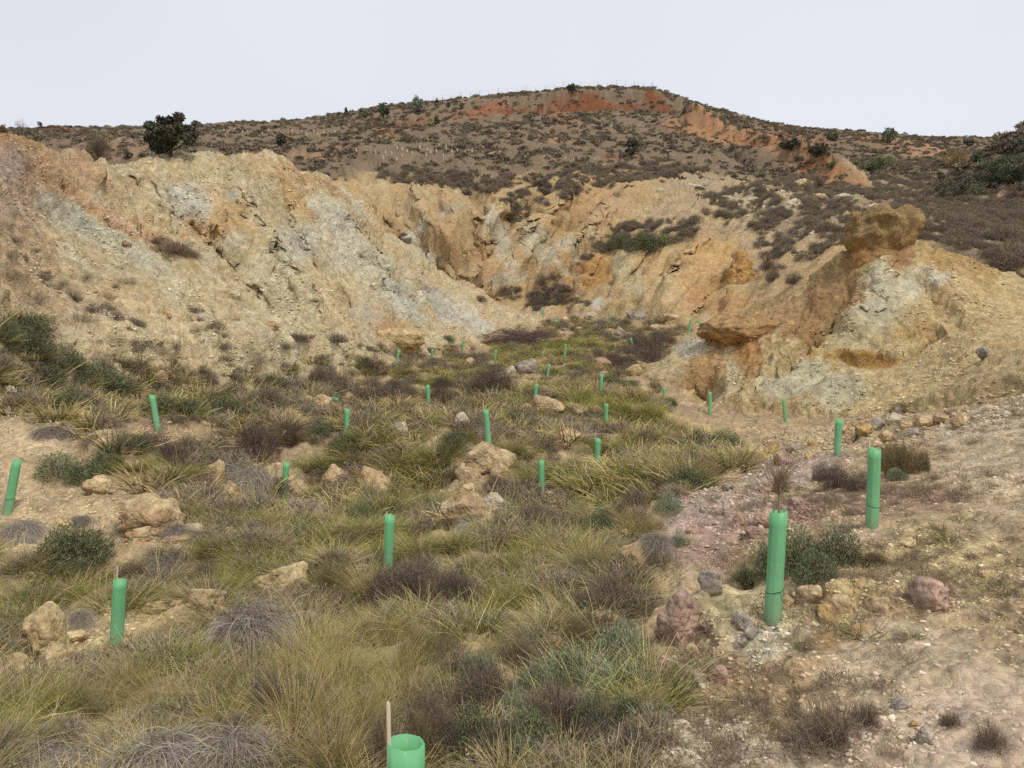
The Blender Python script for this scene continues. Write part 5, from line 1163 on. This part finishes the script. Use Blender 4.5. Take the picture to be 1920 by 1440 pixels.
# patches of darker scrub on the eroded slopes and shelf
SCP = [[(1000,530),(1060,505),(1100,490),(1150,470),(1090,480),(1050,520),(1070,560),(1010,590),(960,565),(940,545)],[(940,375),(1060,320),(1240,300),(1330,320),(1130,350),(1010,390),(960,430),(940,410)],[(1080,465),(1130,430),(1330,400),(1400,400),(1330,440),(1230,460),(1120,475)],
       [(700,335),(760,315),(900,330),(1000,330),(930,365),(850,350),(760,345)],[(1290,360),(1500,330),(1620,350),(1920,360),(1920,520),(1850,500),(1750,440),(1700,400),(1560,470),(1450,510),(1420,470),(1400,410)],[(1620,300),(1900,300),(1920,370),(1640,370)],
       [(930,590),(1080,560),(1200,600),(1290,600),(1260,640),(1200,680),(1120,640),(1030,620)],[(720,410),(745,425),(770,450),(750,450)],[(1715,395),(1930,390),(1930,560),(1885,515),(1845,472),(1715,445)]]
wsel = np.zeros(len(fc))
for q, k in zip(SCP, (1.3, 1.9, 2.0, 1.1, 1.5, 1.2, .8, 1.2, 3.2)): wsel = np.maximum(wsel, inpoly(q) * k)
SCR2 = [mesh_obj_data('scrub', *shrub(600 + i, 330, .5, .42, .014, .16, .02, alb(100, 88, 76), alb(136, 120, 104), 160, alb(114, 108, 84), .05, nst=8), PLANT) for i in range(5)]
pts, _ = pick(10000, area * wsel * (own >= 1) * (own != 1) * np.clip(.35 + 1.2 * nG + .8 * nF, .02, 1.5) * (fc[:, 1] > 29))
scatter('slope_scrub', 'dark scrub in streaks over the eroded slopes and shelf', 'scrub', pts, SCR2, .35, 1.1, (.8, 1.3))
pts, _ = pick(950, area * (own == 2) * np.maximum(inpoly(SCP[8]) * 3.0, inpoly(SCP[4]) * 1.0) * (fc[:, 1] < 75) * np.clip(.15 + 1.6 * nG, .02, 1.8))
scatter('shelf_scrub', 'grey-brown brush behind the yellow mound', 'scrub', pts, SCR2, .45, 1.3, (.9, 1.4))
pts, _ = pick(1300, area * (own != 1) * (own != 3) * np.maximum.reduce([inpoly(SCP[k]) * 1.0 for k in (0, 1, 2, 3)]) * (fc[:, 1] > 40) * (fc[:, 1] < 110) * np.clip(.25 + 1.2 * nG, .02, 1.8))
scatter('gully_scrub', 'dark scrub bands running down the gullies of the yellow slope', 'scrub', pts, SCR2, .5, 1.5, (.8, 1.3))
pts, _ = pick(900, area * (own == 4) + 0)
scatter('knoll_scrub', 'dark scrub covering the knoll at the right edge', 'scrub', pts, SCR, .6, 1.6, (.7, 1.1))
# valley: dry undergrowth between the tussocks
VAL = [(-250,960),(60,1020),(180,1010),(330,860),(60,830),(-200,700),(-200,560),(60,590),(180,660),(330,700),(520,690),(660,650),(830,650),(900,635),(1010,600),(1240,600),(1300,620),(1200,690),(1260,750),(1240,790),(1380,830),(1400,870),(1230,950),(1200,1040),(1230,1180),(1230,1440),(1100,1700),(-250,1700)]
BARE = [[(40,1350),(540,1350),(540,1470),(40,1470)],[(-10,1130),(150,1150),(330,1130),(420,1150),(380,1190),(220,1230),(120,1290),(-20,1300)],[(-20,880),(200,900),(330,950),(330,1010),(100,1040),(-20,1060)],[(-40,770),(160,800),(130,850),(-40,860)],[(390,890),(520,930),(640,940),(560,960),(420,960)],[(250,800),(360,800),(360,830),(250,830)],[(900,1130),(1010,1130),(1010,1180),(900,1180)],[(840,830),(960,830),(960,920),(860,930)],[(1000,925),(1060,925),(1060,960),(1000,960)]]
wv = inpoly(VAL).astype(float)
for q in BARE: wv *= 1 - .93 * inpoly(q)
wv *= (own <= 1)
UND = [mesh_obj_data('undergrowth', *tussock(700 + i, 200, .36, .16, .8, .7, .0045, base_br * .9, c, .4, straw), PLANT) for i, c in enumerate([straw, yellowgreen, alb(158, 144, 120), green])]
UNS = [mesh_obj_data('undergrowth', *shrub(720 + i, 340, .3, .26, .008, .12, .008, twig * .9, twigt, 120, c, .03, nst=8), PLANT) for i, c in enumerate([alb(130, 122, 98), alb(116, 120, 86), alb(124, 106, 96)])]
UND2 = [mesh_obj_data('undergrowth', *tussock(740 + i, 70, .42, .2, .8, .7, .016, base_br, c, .3, straw), PLANT) for i, c in enumerate([straw, alb(158, 150, 78), alb(146, 134, 106)])]
def dens(lo, hi): return ((fd >= lo) & (fd < hi)) * wv * area * np.clip(.55 + .9 * nG, .05, 1.3)
pts, _ = pick(1300, dens(3.6, 10)); scatter('undergrowth', 'dry grass undergrowth between the near tussocks', 'grass', pts, UND + UNS[:2], .4, 1.0)
pts, _ = pick(420, ((fd >= 2.3) & (fd < 4)) * inpoly(VAL) * area); scatter('undergrowth', 'dry grass undergrowth at the bottom edge of the picture', 'grass', pts, UND + UNS[:2], .28, .62)
pts, _ = pick(2000, dens(10, 22)); scatter('undergrowth', 'dry grass and scrub undergrowth of the mid valley', 'grass', pts, UND2 + UNS, .5, 1.4)
pts, _ = pick(1500, dens(22, 60)); scatter('undergrowth', 'grey-brown undergrowth at the valley head', 'grass', pts, UND2 + UND2 + SCR2[:2], .4, 1.1)
# dry stubble on the open ground at right and on the left slope
OPEN = [(1240,1440),(1240,1180),(1420,880),(1620,850),(1750,780),(2170,700),(2170,1700),(1200,1700)]
LEFT = [(-250,440),(40,450),(160,500),(420,590),(660,640),(520,690),(330,700),(180,660),(60,590),(-250,560)]
ST = [mesh_obj_data('stubble', *shrub(760 + i, 60, .14, .09, .004, .07, .004, twig, alb(150, 130, 104), 20, alb(128, 118, 86), .016, nst=5), PLANT) for i in range(4)]
pts, _ = pick(2200, area * inpoly(OPEN) * (own != 2) * (fd < 18) * np.clip(.15 + 1.5 * nG, .01, 1.6) / (1 + fd * .08))
scatter('stubble', 'sparse dry stubble on the bare right foreground', 'dry grass', pts, ST, .3, .85)
pts, _ = pick(700, area * inpoly(LEFT) * np.clip(.1 + 1.6 * nG, .0, 1.6))
scatter('bank_tufts', 'sparse dry tufts on the lower spoil bank', 'dry grass', pts, [q for q in SCR2[:3]], .2, .6)
# loose stones
LOOSE = stone_material()
STN = {}
def pebbles(lift, n, wgt, smin, smax, name, label, sub=2):
    """loose stones of the soil they lie on, a little paler or darker"""
    if sub not in STN:
        STN[sub] = []
        for i in range(5):
            v, f = hull_stone(800 + i); STN[sub].append(mesh_obj_data('stone', v, f, None, LOOSE, False))
    pts, i = pick(n, wgt); gc = np.clip(C[Q[i, 0]] * lift, 0, .75)
    scatter(name, label, 'stones', pts, STN[sub], smin, smax, (.6, 1.1), gc)
near_open = area * inpoly(OPEN) * (fd < 22) / (1 + (fd / 6) ** 1.2)
pebbles(1.08, 17000, near_open * np.clip(.4 + nG, .1, 1.5), .003, .024, 'gravel', 'small tan gravel strewn over the right foreground')
pebbles(gA((1.35, 1.4, 1.5)), 1400, near_open * np.clip(.3 + nG, .05, 1.5), .005, .030, 'gravel', 'pale chips strewn over the right foreground')
LB = np.zeros(len(fc))
for q in BARE[1:]: LB = np.maximum(LB, inpoly(q))
pebbles(1.08, 7000, area * LB * (fd < 20) / (1 + fd * .1), .004, .034, 'gravel', 'small tan gravel on the bare patches of the left valley')
PINK = [(1210,960),(1330,900),(1480,830),(1620,860),(1640,920),(1560,980),(1420,1040),(1280,1040),(1230,1000)]
pebbles(gA((1.1, 1.08, 1.06)), 5200, area * inpoly(PINK) * (fd < 16) * np.clip(.3 + nG, .05, 1.5), .005, .034, 'rubble', 'pinkish rubble heaped along the right bank', 2)
pebbles(gA((1.2, 1.3, 1.35)), 700, area * inpoly(PINK) * (fd < 16), .012, .06, 'rubble', 'grey chips among the pinkish rubble', 2)
HEAP = [(1540,800),(1640,760),(1740,770),(1920,720),(1960,760),(1800,810),(1700,840),(1560,850),(1380,860),(1400,800)]
pebbles(1.1, 2600, area * inpoly(HEAP) * (fd < 26) * np.clip(.3 + nG, .05, 1.5), .012, .085, 'rubble', 'tan rubble at the foot of the yellow mound', 2)
pebbles(1.08, 9000, area * ((own == 1) | (own == 3)) * np.clip(.25 + nG, .02, 1.5) * (fd < 50), .012, .09, 'scree', 'loose tan scree on the bank and the mound')
pebbles(gA((1.22, 1.26, 1.3)), 3000, area * ((own == 1) | (own == 3)) * np.clip(.1 + nG, .0, 1.5) * (fd < 50), .015, .09, 'scree', 'pale scree chips on the bank and the mound')
pebbles(gA((1.15, 1.2, 1.28)), 900, area * inpoly(SCP[4]) * (own == 2) * (fc[:, 1] < 100), .05, .28, 'rubble', 'pale rubble on the shelf behind the mound', 2)
pebbles(1.12, 1300, area * (inpoly(VAL)) * (fd < 60) * (own == 0), .02, .12, 'rubble', 'tan stones between the valley plants', 2)
